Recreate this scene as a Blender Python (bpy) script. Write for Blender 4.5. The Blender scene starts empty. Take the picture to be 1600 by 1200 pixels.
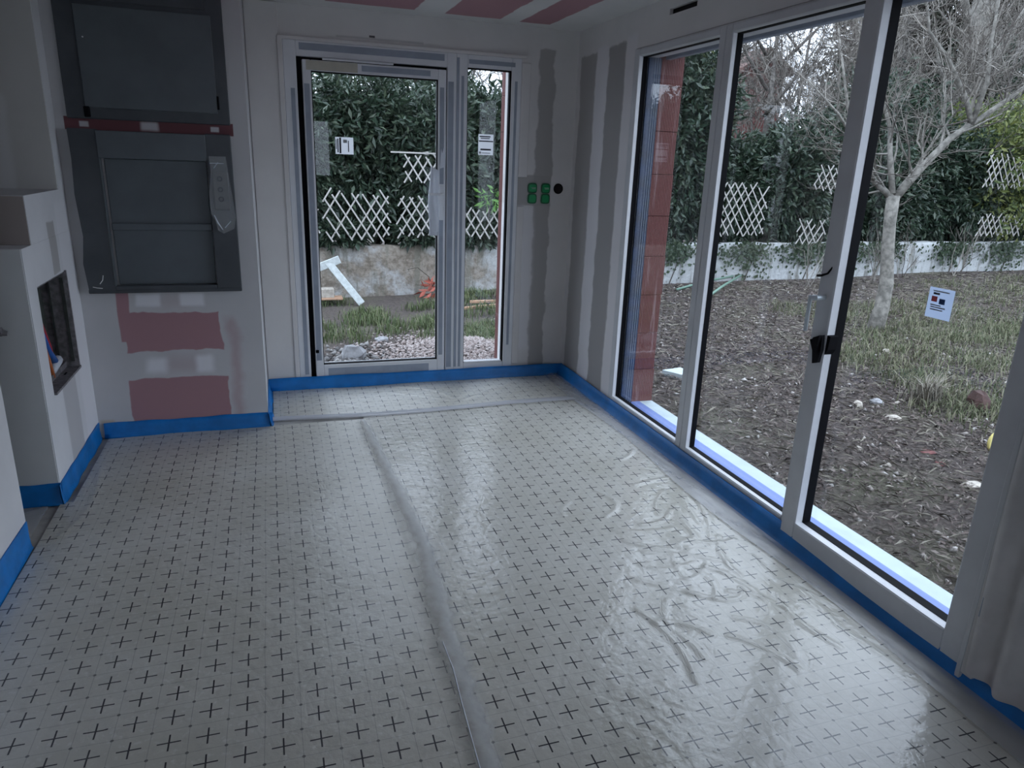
import bpy, math, random
import numpy as np
from mathutils import Matrix, Vector

random.seed(7)
rng = np.random.default_rng(11)
scene = bpy.context.scene
COL = scene.collection

# ------------------------------------------------------------------ camera
F_PX = 1118.66
YAW, PITCH, ROLL = 0.32657, -0.30179, 0.03739
CAM = Vector((0.0, 0.0, 1.5672))
cy, sy, cp, sp = math.cos(YAW), math.sin(YAW), math.cos(PITCH), math.sin(PITCH)
fwd = Vector((sy * cp, cy * cp, sp))
r0 = Vector((cy, -sy, 0.0))
u0 = r0.cross(fwd)
right = math.cos(ROLL) * r0 + math.sin(ROLL) * u0
up = -math.sin(ROLL) * r0 + math.cos(ROLL) * u0
cam_d = bpy.data.cameras.new('camera')
cam_d.sensor_fit = 'HORIZONTAL'
cam_d.sensor_width = 36.0
cam_d.lens = F_PX / 1600 * 36.0
cam_d.clip_start = 0.05
cam_d.clip_end = 300
cam = bpy.data.objects.new('camera', cam_d)
COL.objects.link(cam)
cam.matrix_world = Matrix(((right.x, up.x, -fwd.x, CAM.x), (right.y, up.y, -fwd.y, CAM.y),
                           (right.z, up.z, -fwd.z, CAM.z), (0, 0, 0, 1)))
scene.camera = cam

# ------------------------------------------------------------------ overcast sky, exposure
world = bpy.data.worlds.new('overcast_sky')
scene.world = world
world.use_nodes = True
wt = world.node_tree
wt.nodes.clear()
w_out = wt.nodes.new('ShaderNodeOutputWorld')
w_bg = wt.nodes.new('ShaderNodeBackground')
w_tc = wt.nodes.new('ShaderNodeTexCoord')
w_sep = wt.nodes.new('ShaderNodeSeparateXYZ')
w_mr = wt.nodes.new('ShaderNodeMapRange')          # CIE-like overcast: zenith brighter than horizon
w_mr.inputs['From Min'].default_value = 0.0
w_mr.inputs['From Max'].default_value = 1.0
w_mr.inputs['To Min'].default_value = 0.9
w_mr.inputs['To Max'].default_value = 1.7
w_bg.inputs['Color'].default_value = (0.76, 0.855, 1.0, 1)
wt.links.new(w_tc.outputs['Generated'], w_sep.inputs[0])
wt.links.new(w_sep.outputs['Z'], w_mr.inputs['Value'])
wt.links.new(w_mr.outputs['Result'], w_bg.inputs['Strength'])
wt.links.new(w_bg.outputs[0], w_out.inputs[0])

scene.view_settings.view_transform = 'Standard'
scene.view_settings.look = 'None'
scene.view_settings.gamma = 1.0
scene.view_settings.use_curve_mapping = False
scene.view_settings.exposure = 1.62


# ------------------------------------------------------------------ node helpers
def new_mat(name):
    m = bpy.data.materials.new(name)
    m.use_nodes = True
    nt = m.node_tree
    b = nt.nodes['Principled BSDF']
    return m, nt, b


def N(nt, typ, **kw):
    n = nt.nodes.new(typ)
    for k, v in kw.items():
        setattr(n, k, v)
    return n


def setin(nt, sock, v):
    if hasattr(v, 'is_linked') or hasattr(v, 'node'):
        nt.links.new(v, sock)
    else:
        sock.default_value = v


def math_n(nt, op, a, b=None, c=None, clamp=False):
    n = N(nt, 'ShaderNodeMath', operation=op, use_clamp=clamp)
    setin(nt, n.inputs[0], a)
    if b is not None:
        setin(nt, n.inputs[1], b)
    if c is not None:
        setin(nt, n.inputs[2], c)
    return n.outputs[0]


def noise_n(nt, vec, scale, detail=3.0, rough=0.55):
    n = N(nt, 'ShaderNodeTexNoise')
    n.inputs['Scale'].default_value = scale
    n.inputs['Detail'].default_value = detail
    n.inputs['Roughness'].default_value = rough
    if vec is not None:
        nt.links.new(vec, n.inputs['Vector'])
    return n.outputs[0]


def smooth(nt, v, a, b):
    n = N(nt, 'ShaderNodeMapRange', interpolation_type='SMOOTHSTEP')
    setin(nt, n.inputs['Value'], v)
    n.inputs['From Min'].default_value = a
    n.inputs['From Max'].default_value = b
    return n.outputs['Result']


def mixc(nt, fac, a, b):
    n = N(nt, 'ShaderNodeMix', data_type='RGBA')
    setin(nt, n.inputs['Factor'], fac)
    for sock, v in ((n.inputs['A'], a), (n.inputs['B'], b)):
        pass
    ia = [s for s in n.inputs if s.name == 'A' and s.type == 'RGBA'][0]
    ib = [s for s in n.inputs if s.name == 'B' and s.type == 'RGBA'][0]
    setin(nt, ia, a if hasattr(a, 'node') else (*a, 1))
    setin(nt, ib, b if hasattr(b, 'node') else (*b, 1))
    return [s for s in n.outputs if s.type == 'RGBA'][0]


def coords(nt):
    tc = N(nt, 'ShaderNodeTexCoord')
    sep = N(nt, 'ShaderNodeSeparateXYZ')
    nt.links.new(tc.outputs['Object'], sep.inputs[0])
    return tc.outputs['Object'], sep.outputs[0], sep.outputs[1], sep.outputs[2]


def bump(nt, b, h, strength=0.3, dist=0.01):
    n = N(nt, 'ShaderNodeBump')
    n.inputs['Strength'].default_value = strength
    n.inputs['Distance'].default_value = dist
    nt.links.new(h, n.inputs['Height'])
    nt.links.new(n.outputs[0], b.inputs['Normal'])


def simple(name, col, rough=0.6, metal=0.0, spec=0.5, var=0.0, vscale=20.0, bmp=0.0, bscale=60.0, coat=0.0, crough=0.1):
    m, nt, b = new_mat(name)
    b.inputs['Base Color'].default_value = (*col, 1)
    b.inputs['Roughness'].default_value = rough
    b.inputs['Metallic'].default_value = metal
    b.inputs['Specular IOR Level'].default_value = spec
    b.inputs['Coat Weight'].default_value = coat
    b.inputs['Coat Roughness'].default_value = crough
    if var or bmp:
        v, x, y, z = coords(nt)
        if var:
            n = noise_n(nt, v, vscale, 4)
            dark = tuple(max(0, c * (1 - var)) for c in col)
            lite = tuple(min(1, c * (1 + var)) for c in col)
            nt.links.new(mixc(nt, smooth(nt, n, 0.3, 0.7), dark, lite), b.inputs['Base Color'])
        if bmp:
            bump(nt, b, noise_n(nt, v, bscale, 4), bmp, 0.01)
    return m


def island(name, cols, rough=0.7, spec=0.3, trans=0.0, backs=None):
    """Colour varied piece by piece (each loose leaf, chip or blade)."""
    m, nt, b = new_mat(name)
    g = N(nt, 'ShaderNodeNewGeometry')
    cr = N(nt, 'ShaderNodeValToRGB')
    e = cr.color_ramp.elements
    for i, c in enumerate(cols):
        if i == 0:
            el = e[0]
            el.position = 0
        elif i == len(cols) - 1:
            el = e[-1]
            el.position = 1
        else:
            el = e.new(i / (len(cols) - 1))
        el.color = (*c, 1)
    nt.links.new(g.outputs['Random Per Island'], cr.inputs[0])
    nt.links.new(cr.outputs[0], b.inputs['Base Color'])
    b.inputs['Roughness'].default_value = rough
    b.inputs['Specular IOR Level'].default_value = spec
    if trans:
        out = nt.nodes['Material Output']
        t = N(nt, 'ShaderNodeBsdfTranslucent')
        nt.links.new(cr.outputs[0], t.inputs[0])
        mx = N(nt, 'ShaderNodeMixShader')
        mx.inputs[0].default_value = trans
        nt.links.new(b.outputs[0], mx.inputs[1])
        nt.links.new(t.outputs[0], mx.inputs[2])
        nt.links.new(mx.outputs[0], out.inputs[0])
    return m


def rect_mask(nt, v, a, b, a0, a1, b0, b1, soft=0.006, wob=0.02, ws=6.0):
    na = noise_n(nt, v, ws, 3)
    aa = math_n(nt, 'ADD', a, math_n(nt, 'MULTIPLY', math_n(nt, 'SUBTRACT', na, 0.5), wob * 2))
    bb = math_n(nt, 'ADD', b, math_n(nt, 'MULTIPLY', math_n(nt, 'SUBTRACT', na, 0.5), -wob * 2))
    r = math_n(nt, 'MULTIPLY', smooth(nt, aa, a0 - soft, a0 + soft),
               math_n(nt, 'SUBTRACT', 1.0, smooth(nt, aa, a1 - soft, a1 + soft)))
    r2 = math_n(nt, 'MULTIPLY', smooth(nt, bb, b0 - soft, b0 + soft),
                math_n(nt, 'SUBTRACT', 1.0, smooth(nt, bb, b1 - soft, b1 + soft)))
    return math_n(nt, 'MULTIPLY', r, r2)


def plaster(name, base, patches, axes):
    """patches: (colour, a0, a1, b0, b1, softness, wobble, strength); axes such as 'xz'."""
    m, nt, b = new_mat(name)
    v, x, y, z = coords(nt)
    ax = {'x': x, 'y': y, 'z': z}
    n = noise_n(nt, v, 3.0, 5)
    c = mixc(nt, smooth(nt, n, 0.3, 0.7), tuple(k * 0.93 for k in base), base)
    for col, a0, a1, b0, b1, soft, wob, st in patches:
        mk = rect_mask(nt, v, ax[axes[0]], ax[axes[1]], a0, a1, b0, b1, soft, wob)
        c = mixc(nt, math_n(nt, 'MULTIPLY', mk, st), c, col)
    nt.links.new(c, b.inputs['Base Color'])
    b.inputs['Roughness'].default_value = 0.85
    b.inputs['Specular IOR Level'].default_value = 0.2
    bump(nt, b, noise_n(nt, v, 14.0, 5), 0.08, 0.01)
    return m


# ------------------------------------------------------------------ mesh helpers
class MB:
    def __init__(self):
        self.v, self.f, self.m, self.mi = [], [], [], 0

    def add(self, vs, fs):
        o = len(self.v)
        self.v.extend([tuple(p) for p in vs])
        self.f.extend([tuple(i + o for i in q) for q in fs])
        self.m.extend([self.mi] * len(fs))
        return self

    def box(self, x0, x1, y0, y1, z0, z1, ch=0.0):
        if ch <= 0:
            vs = [(x, y, z) for z in (z0, z1) for y in (y0, y1) for x in (x0, x1)]
            fs = [(0, 2, 3, 1), (4, 5, 7, 6), (0, 1, 5, 4), (2, 6, 7, 3), (0, 4, 6, 2), (1, 3, 7, 5)]
            return self.add(vs, fs)
        # box with chamfered edges: 24 points, 26 faces
        c = min(ch, (x1 - x0) * .45, (y1 - y0) * .45, (z1 - z0) * .45)
        X, Y, Z = (x0, x1), (y0, y1), (z0, z1)
        vs, idx = [], {}
        for i in (0, 1):
            for j in (0, 1):
                for k in (0, 1):
                    sx, sy_, sz = (1 - 2 * i), (1 - 2 * j), (1 - 2 * k)
                    for t in range(3):
                        p = [X[i] + sx * c, Y[j] + sy_ * c, Z[k] + sz * c]
                        p[t] = (X[i], Y[j], Z[k])[t]
                        idx[(i, j, k, t)] = len(vs)
                        vs.append(p)
        fs = []
        for t in range(3):
            o1, o2 = [q for q in range(3) if q != t]
            for s in (0, 1):
                q = []
                for a, b_ in ((0, 0), (1, 0), (1, 1), (0, 1)):
                    ijk = [0, 0, 0]
                    ijk[t], ijk[o1], ijk[o2] = s, a, b_
                    q.append(idx[(*ijk, t)])
                fs.append(q)
        for t in range(3):
            o1, o2 = [q for q in range(3) if q != t]
            for a in (0, 1):
                for b_ in (0, 1):
                    A, B = [0, 0, 0], [0, 0, 0]
                    A[o1] = B[o1] = a
                    A[o2] = B[o2] = b_
                    A[t], B[t] = 0, 1
                    fs.append([idx[(*A, o1)], idx[(*B, o1)], idx[(*B, o2)], idx[(*A, o2)]])
        for i in (0, 1):
            for j in (0, 1):
                for k in (0, 1):
                    fs.append([idx[(i, j, k, 0)], idx[(i, j, k, 1)], idx[(i, j, k, 2)]])
        return self.add(vs, fs)

    def prism(self, poly, d0, d1, axis='y'):
        """poly of (a, b) pairs extruded from d0 to d1 along axis ('x': a=y b=z, 'y': a=x b=z, 'z': a=x b=y)."""
        n = len(poly)

        def P(a, b, d):
            return {'x': (d, a, b), 'y': (a, d, b), 'z': (a, b, d)}[axis]
        vs = [P(a, b, d0) for a, b in poly] + [P(a, b, d1) for a, b in poly]
        fs = [tuple(range(n)), tuple(range(2 * n - 1, n - 1, -1))]
        fs += [(i, (i + 1) % n, n + (i + 1) % n, n + i) for i in range(n)]
        return self.add(vs, fs)

    def tube(self, pts, rads, n=8, caps=True):
        pts = [Vector(p) for p in pts]
        if not hasattr(rads, '__len__'):
            rads = [rads] * len(pts)
        vs, fs = [], []
        ref = None
        for i, p in enumerate(pts):
            d = (pts[min(i + 1, len(pts) - 1)] - pts[max(i - 1, 0)])
            d = d.normalized() if d.length > 1e-9 else Vector((0, 0, 1))
            if ref is None:
                ref = Vector((0, 0, 1)) if abs(d.z) < 0.9 else Vector((1, 0, 0))
            u = d.cross(ref)
            u = u.normalized() if u.length > 1e-6 else d.orthogonal().normalized()
            w = u.cross(d).normalized()
            ref = w
            for k in range(n):
                a = 2 * math.pi * k / n
                vs.append(p + (u * math.cos(a) + w * math.sin(a)) * rads[i])
        for i in range(len(pts) - 1):
            for k in range(n):
                fs.append((i * n + k, i * n + (k + 1) % n, (i + 1) * n + (k + 1) % n, (i + 1) * n + k))
        if caps:
            fs.append(tuple(range(n - 1, -1, -1)))
            fs.append(tuple((len(pts) - 1) * n + k for k in range(n)))
        return self.add(vs, fs)

    def mesh(self, name, mats, smooth_=False):
        me = bpy.data.meshes.new(name)
        me.from_pydata(self.v, [], self.f)
        for m in (mats if isinstance(mats, (list, tuple)) else [mats]):
            me.materials.append(m)
        if isinstance(mats, (list, tuple)) and len(mats) > 1:
            me.polygons.foreach_set('material_index', self.m)
        if smooth_:
            me.polygons.foreach_set('use_smooth', [True] * len(me.polygons))
        me.update()
        return me


def link(name, data, parent=None, **props):
    o = bpy.data.objects.new(name, data)
    COL.objects.link(o)
    if parent is not None:
        o.parent = parent
    for k, v in props.items():
        if v is not None:
            o[k] = v
    return o


def obj(name, mb, mat, parent=None, smooth_=False, **props):
    return link(name, mb.mesh(name, mat, smooth_), parent, **props)


def root(name, label, category, group=None, kind=None):
    e = link(name, None, None, label=label, category=category, group=group, kind=kind)
    e.empty_display_size = 0.05
    return e


def np_mesh(name, verts, faces, mat, parent=None, smooth_=False, **props):
    me = bpy.data.meshes.new(name)
    verts = np.asarray(verts, dtype=np.float32)
    faces = np.asarray(faces, dtype=np.int32)
    k = faces.shape[1]
    me.vertices.add(len(verts))
    me.vertices.foreach_set('co', verts.ravel())
    me.loops.add(faces.size)
    me.loops.foreach_set('vertex_index', faces.ravel())
    me.polygons.add(len(faces))
    me.polygons.foreach_set('loop_start', np.arange(0, faces.size, k, dtype=np.int32))
    me.polygons.foreach_set('loop_total', np.full(len(faces), k, dtype=np.int32))
    if smooth_:
        me.polygons.foreach_set('use_smooth', np.ones(len(faces), dtype=bool))
    me.update(calc_edges=True)
    me.validate()
    me.materials.append(mat)
    return link(name, me, parent, **props)


# ------------------------------------------------------------------ materials
WHITE = (0.74, 0.72, 0.71)
GREY = (0.40, 0.385, 0.375)
FILL = (0.80, 0.79, 0.82)
PINK = (0.41, 0.235, 0.26)
PINK_DARK = (0.20, 0.085, 0.095)
M_wall_plain = plaster('plaster_plain', WHITE, [], 'xz')
M_wall_left_near = plaster('plaster_left', (0.70, 0.69, 0.70), [], 'yz')
M_back = plaster('plaster_back', WHITE, [
    (GREY, 1.80, 1.918, 0.0, 2.29, 0.008, 0.045, 0.9),
    (GREY, 1.67, 1.92, 1.265, 1.475, 0.006, 0.012, 0.85),
    (FILL, 1.67, 1.80, 0.2, 1.25, 0.03, 0.03, 0.6),
    ((0.12, 0.115, 0.12), 0.655, 0.69, 2.273, 2.286, 0.002, 0.006, 1.0),
    ((0.42, 0.41, 0.41), 0.45, 1.0, 2.262, 2.272, 0.006, 0.004, 0.6),
    (FILL, -0.08, 0.02, 0.0, 2.4, 0.03, 0.01, 0.5)], 'xz')
M_right = plaster('plaster_right', WHITE, [
    (GREY, 4.66, 4.915, 0.0, 2.26, 0.010, 0.035, 0.9),
    (FILL, 4.48, 4.66, 0.0, 2.28, 0.02, 0.02, 0.6),
    ((0.34, 0.33, 0.325), 4.24, 4.48, 0.0, 2.27, 0.010, 0.035, 0.9),
    (FILL, 4.10, 4.24, 0.0, 2.3, 0.02, 0.015, 0.5)], 'yz')
M_chimney = plaster('plaster_over_pink_board', (0.60, 0.59, 0.60), [
    (PINK, -0.815, -0.755, 0.55, 0.84, 0.004, 0.008, 1.0),
    (PINK, -0.80, -0.305, 0.49, 0.70, 0.004, 0.030, 1.0),
    (PINK, -0.805, -0.29, 0.08, 0.33, 0.004, 0.022, 1.0),
    (PINK, -0.27, -0.225, 0.05, 0.66, 0.025, 0.05, 0.5),
    (PINK, -0.62, -0.40, 0.36, 0.46, 0.06, 0.03, 0.32),
    (PINK, -0.60, -0.46, 0.72, 0.80, 0.05, 0.03, 0.25),
    (FILL, -0.72, -0.60, 0.74, 0.81, 0.012, 0.01, 0.95),
    (FILL, -0.50, -0.38, 0.74, 0.81, 0.012, 0.01, 0.95),
    (FILL, -0.70, -0.60, 0.36, 0.45, 0.025, 0.02, 0.95),
    (FILL, -0.45, -0.36, 0.355, 0.455, 0.02, 0.02, 0.95),
    (PINK_DARK, -0.94, -0.16, 1.638, 1.700, 0.002, 0.003, 1.0),
    (FILL, -0.875, -0.835, 1.655, 1.680, 0.004, 0.004, 0.8),
    (FILL, -0.60, -0.52, 1.650, 1.690, 0.01, 0.006, 0.8),
    (FILL, -0.27, -0.23, 1.655, 1.680, 0.004, 0.004, 0.9),
    ((0.55, 0.45, 0.33), -0.97, -0.90, 0.085, 0.105, 0.01, 0.006, 0.7)], 'xz')
M_column = plaster('plaster_column', (0.74, 0.74, 0.76), [
    (GREY, 3.85, 3.97, 0.98, 1.22, 0.006, 0.012, 0.8),
    ((0.50, 0.49, 0.50), 3.70, 3.94, 0.0, 0.47, 0.012, 0.008, 0.8),
    (FILL, 4.02, 4.26, 0.0, 1.3, 0.02, 0.01, 0.6)], 'yz')
M_step_brown = plaster('plaster_brown', (0.40, 0.35, 0.33), [], 'xz')
M_upper_left = plaster('plaster_upper', (0.62, 0.605, 0.585), [((0.74, 0.73, 0.73), -1.6, -1.15, 1.3, 1.78, 0.02, 0.03, 0.7)], 'xz')  # base darker than the column's, shade on this face mixed into it
M_front = plaster('plaster_front_shade', (0.72, 0.73, 0.73), [], 'xz')  # column front kept slightly greyer, its shade worked into the plaster colour
M_ceiling = plaster('ceiling_pink_board', (0.70, 0.69, 0.68), [
    (PINK, -0.4, 0.22, -3.0, 4.80, 0.005, 0.015, 1.0),
    (PINK, 0.38, 0.91, -3.0, 4.80, 0.005, 0.015, 1.0),
    (PINK, 1.10, 1.46, -3.0, 4.82, 0.005, 0.015, 1.0),
    (PINK, 1.60, 1.805, -3.0, 4.84, 0.005, 0.015, 1.0)], 'xy')
M_concrete = simple('screed', (0.4, 0.39, 0.37), 0.9, var=0.2, vscale=8)
M_blue = simple('blue_foam', (0.0, 0.165, 0.50), 0.45, spec=0.5, var=0.15, vscale=9, bmp=0.15, bscale=25)
M_frame = simple('white_lacquered_frame', (0.72, 0.73, 0.76), 0.35, var=0.04, vscale=5)
M_frame_grey = simple('grey_lacquered_frame', (0.60, 0.61, 0.63), 0.4, var=0.05, vscale=6)
M_film = simple('greyblue_protective_film', (0.30, 0.335, 0.40), 0.4, var=0.08, vscale=9)
M_black = simple('black_rubber', (0.005, 0.005, 0.007), 0.7, spec=0.12)
M_navy = simple('navy_film', (0.008, 0.022, 0.060), 0.5, var=0.4, vscale=14)
M_lilac = simple('lilac_film', (0.15, 0.22, 0.50), 0.4)
M_sill = simple('white_stone_sill', (0.46, 0.545, 0.575), 0.5, var=0.05, vscale=10)
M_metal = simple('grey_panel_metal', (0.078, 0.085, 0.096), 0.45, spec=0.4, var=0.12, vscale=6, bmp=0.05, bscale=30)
M_metal_lit = simple('grey_panel_metal_lit', (0.118, 0.135, 0.150), 0.42, spec=0.4, var=0.08, vscale=5)  # paler copy of the panel metal, light on it put into the colour
M_screw = simple('white_paint_speck', (0.8, 0.8, 0.78), 0.5)
M_beige_tape = simple('masking_tape', (0.50, 0.475, 0.40), 0.7, var=0.06)
M_green = simple('green_box_plastic', (0.0, 0.30, 0.09), 0.4)
M_green_dark = simple('dark_green_box_plastic', (0.0, 0.12, 0.042), 0.45)
M_hole = simple('dark_hole', (0.012, 0.008, 0.010), 0.9)
M_print_dark = simple('ink_dark', (0.06, 0.065, 0.09), 0.7)
M_print_blue = simple('ink_blue', (0.02, 0.06, 0.20), 0.6)
M_print_red = simple('ink_red', (0.55, 0.08, 0.10), 0.6)
M_print_grey = simple('ink_grey', (0.40, 0.42, 0.45), 0.7)
def paper_mat(name, col):
    m, nt, b = new_mat(name)
    b.inputs['Base Color'].default_value = (*col, 1)
    b.inputs['Roughness'].default_value = 0.6
    t = N(nt, 'ShaderNodeBsdfTranslucent')
    t.inputs[0].default_value = (*col, 1)
    mx = N(nt, 'ShaderNodeMixShader')
    mx.inputs[0].default_value = 0.55
    nt.links.new(b.outputs[0], mx.inputs[1])
    nt.links.new(t.outputs[0], mx.inputs[2])
    nt.links.new(mx.outputs[0], nt.nodes['Material Output'].inputs[0])
    return m


M_paper = paper_mat('paper', (0.80, 0.82, 0.86))
M_paper_blue = paper_mat('paper_bluish', (0.44, 0.53, 0.70))
M_chrome = simple('satin_metal', (0.62, 0.68, 0.72), 0.3, metal=0.2)
M_pipe_red = simple('red_pipe', (0.45, 0.02, 0.04), 0.45)
M_pipe_blue = simple('blue_pipe', (0.02, 0.12, 0.42), 0.45)
M_pipe_orange = simple('orange_pipe', (0.5, 0.14, 0.04), 0.45)
M_niche = simple('niche_dark', (0.05, 0.055, 0.05), 0.8, var=0.3)
M_niche_trim = simple('niche_sheet_metal', (0.22, 0.21, 0.22), 0.5, metal=0.3, var=0.3, vscale=40)
M_curtain = simple('hanging_protective_sheet', (0.58, 0.56, 0.55), 0.65, var=0.12, vscale=5)


def glass_mat():
    m = bpy.data.materials.new('window_glass')
    m.use_nodes = True
    nt = m.node_tree
    nt.nodes.clear()
    out = N(nt, 'ShaderNodeOutputMaterial')
    tr = N(nt, 'ShaderNodeBsdfTransparent')
    tr.inputs[0].default_value = (0.94, 0.955, 0.965, 1)
    gl = N(nt, 'ShaderNodeBsdfGlossy')
    gl.inputs['Roughness'].default_value = 0.0
    lw = N(nt, 'ShaderNodeLayerWeight')
    lw.inputs[0].default_value = 0.5
    fr = math_n(nt, 'MULTIPLY_ADD', math_n(nt, 'POWER', lw.outputs['Facing'], 5.0), 0.95, 0.035)   # Schlick
    mx = N(nt, 'ShaderNodeMixShader')
    nt.links.new(fr, mx.inputs[0])
    nt.links.new(tr.outputs[0], mx.inputs[1])
    nt.links.new(gl.outputs[0], mx.inputs[2])
    nt.links.new(mx.outputs[0], out.inputs[0])
    return m


M_glass = glass_mat()


def film_clear(name, col, alpha, rough=0.25, bscale=25.0, bstr=0.5):
    m, nt, b = new_mat(name)
    v, x, y, z = coords(nt)
    b.inputs['Base Color'].default_value = (*col, 1)
    b.inputs['Roughness'].default_value = rough
    b.inputs['Alpha'].default_value = alpha
    bump(nt, b, noise_n(nt, v, bscale, 3), bstr, 0.01)
    return m


M_bag = film_clear('clear_plastic_bag', (0.42, 0.44, 0.46), 0.42, 0.25, 40)
M_wrap = film_clear('white_plastic_wrap', (0.80, 0.84, 0.92), 0.85, 0.3, 40)
M_tape = film_clear('clear_joint_tape', (0.66, 0.66, 0.70), 0.62, 0.3, 18, 0.3)
M_skirt = film_clear('clear_film_skirt', (0.60, 0.60, 0.62), 0.42, 0.22, 14, 0.5)


def underlay_mat(name, ox, oy, crough=0.33):
    """Grey insulation facing printed with a 10 cm grid: thin lines, dots on the corners, bold crosses in the cells."""
    m, nt, b = new_mat(name)
    v, x, y, z = coords(nt)
    wob = noise_n(nt, v, 2.2, 2)
    wv = math_n(nt, 'MULTIPLY', math_n(nt, 'SUBTRACT', wob, 0.5), 0.012)
    xs = math_n(nt, 'ADD', x, wv)
    ys = math_n(nt, 'SUBTRACT', y, wv)

    def cell(c, off):        # signed distance to the nearest cross centre line, -0.05..0.05
        t = math_n(nt, 'DIVIDE', math_n(nt, 'SUBTRACT', c, off - 0.05), 0.1)
        fr = math_n(nt, 'SUBTRACT', math_n(nt, 'SUBTRACT', t, math_n(nt, 'FLOOR', t)), 0.5)
        return math_n(nt, 'MULTIPLY', fr, 0.1)
    dx = math_n(nt, 'ABSOLUTE', cell(xs, ox))
    dy = math_n(nt, 'ABSOLUTE', cell(ys, oy))
    lt = lambda a, t: math_n(nt, 'LESS_THAN', a, t)
    arm = 0.031
    cross = math_n(nt, 'MAXIMUM', math_n(nt, 'MULTIPLY', lt(dx, 0.0023), lt(dy, arm)),
                   math_n(nt, 'MULTIPLY', lt(dy, 0.0023), lt(dx, arm)))
    ex = math_n(nt, 'SUBTRACT', 0.05, dx)
    ey = math_n(nt, 'SUBTRACT', 0.05, dy)
    dot = lt(math_n(nt, 'SQRT', math_n(nt, 'ADD', math_n(nt, 'MULTIPLY', ex, ex), math_n(nt, 'MULTIPLY', ey, ey))), 0.0048)
    lines = math_n(nt, 'MAXIMUM', lt(ex, 0.0009), lt(ey, 0.0009))
    n1 = noise_n(nt, v, 1.3, 4)
    n2 = noise_n(nt, v, 55.0, 4)
    base = mixc(nt, smooth(nt, n1, 0.3, 0.7), (0.48, 0.46, 0.395), (0.58, 0.565, 0.515))
    base = mixc(nt, math_n(nt, 'MULTIPLY', smooth(nt, n2, 0.55, 0.75), 0.35), base, (0.74, 0.73, 0.71))
    base = mixc(nt, math_n(nt, 'MULTIPLY', smooth(nt, noise_n(nt, v, 20.0, 5, 0.7), 0.52, 0.70), 0.4), base, (0.40, 0.385, 0.34))
    c = mixc(nt, math_n(nt, 'MULTIPLY', lines, 0.42), base, (0.12, 0.12, 0.12))
    c = mixc(nt, math_n(nt, 'MULTIPLY', dot, 0.75), c, (0.03, 0.03, 0.035))
    fade = smooth(nt, noise_n(nt, v, 3.0, 3), 0.22, 0.40)
    c = mixc(nt, math_n(nt, 'MULTIPLY', cross, math_n(nt, 'MULTIPLY_ADD', fade, 0.25, 0.75)), c, (0.008, 0.008, 0.014))
    nt.links.new(c, b.inputs['Base Color'])
    b.inputs['Roughness'].default_value = 0.5
    b.inputs['Specular IOR Level'].default_value = 0.35
    b.inputs['Coat Weight'].default_value = 0.9
    b.inputs['Coat Roughness'].default_value = crough
    b.inputs['Coat IOR'].default_value = 1.5
    vor = N(nt, 'ShaderNodeTexVoronoi', feature='DISTANCE_TO_EDGE')
    vor.inputs['Scale'].default_value = 13.0
    wv2 = N(nt, 'ShaderNodeVectorMath', operation='MULTIPLY_ADD')
    nt.links.new(N(nt, 'ShaderNodeTexNoise').outputs['Color'], wv2.inputs[0])
    wv2.inputs[1].default_value = (0.25, 0.25, 0.25)
    nt.links.new(v, wv2.inputs[2])
    nt.links.new(wv2.outputs[0], vor.inputs['Vector'])
    crease = math_n(nt, 'MINIMUM', math_n(nt, 'MULTIPLY', vor.outputs['Distance'], 4.0), 1.0)
    hb = math_n(nt, 'ADD', math_n(nt, 'MULTIPLY', noise_n(nt, v, 26.0, 4), 0.7), math_n(nt, 'ADD', noise_n(nt, v, 7.0, 2), math_n(nt, 'MULTIPLY', crease, 0.14)))
    bp = N(nt, 'ShaderNodeBump')
    bp.inputs['Strength'].default_value = 0.26
    bp.inputs['Distance'].default_value = 0.012
    nt.links.new(hb, bp.inputs['Height'])
    nt.links.new(bp.outputs[0], b.inputs['Normal'])
    nt.links.new(bp.outputs[0], b.inputs['Coat Normal'])
    return m


# ------------------------------------------------------------------ room shell
ZC = 2.425
XR, YB = 2.08, 4.975
obj('floor', MB().box(-2.3, 2.42, -2.6, 5.32, -0.30, -0.004), M_concrete, kind='structure', label='grey screed floor under the printed sheets', category='floor')
obj('ceiling', MB().box(-2.3, 2.42, -2.6, 5.32, ZC, ZC + 0.3), M_ceiling, kind='structure',
    label='ceiling of pink board with pale filler bands', category='ceiling')
b = MB()
b.box(-0.085, 0.128, YB, 5.32, 0, ZC)
b.box(0.128, 1.668, YB, 5.32, 2.225, ZC)
b.box(1.668, XR + 0.005, YB, 5.32, 0, ZC)
wall_back = obj('wall_back', b, M_back, kind='structure', label='pale plastered wall around the glazed door', category='wall')
b = MB()
b.box(XR, 2.20, 4.11, YB + .3, 0, ZC)
# piece above the window, pierced by the air inlet slot (y 3.49..3.76, z 2.335..2.37)
b.box(XR, 2.40, 1.39, 3.49, 2.215, ZC)
b.box(XR, 2.40, 3.76, 4.11, 2.215, ZC)
b.box(XR, 2.40, 3.49, 3.76, 2.215, 2.337)
b.box(XR, 2.40, 3.49, 3.76, 2.368, ZC)
b.box(2.16, 2.40, 3.49, 3.76, 2.337, 2.368)
b.box(XR, 2.40, -2.6, 1.39, 0, ZC)
wall_right = obj('wall_right', b, M_right, kind='structure', label='plastered wall with grey joint stripes around the sliding window', category='wall')
obj('slot_shade', MB().box(2.10, 2.16, 3.492, 3.758, 2.338, 2.367), M_hole, wall_right)  # near-black block standing in for the shade deep in the slot
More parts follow.
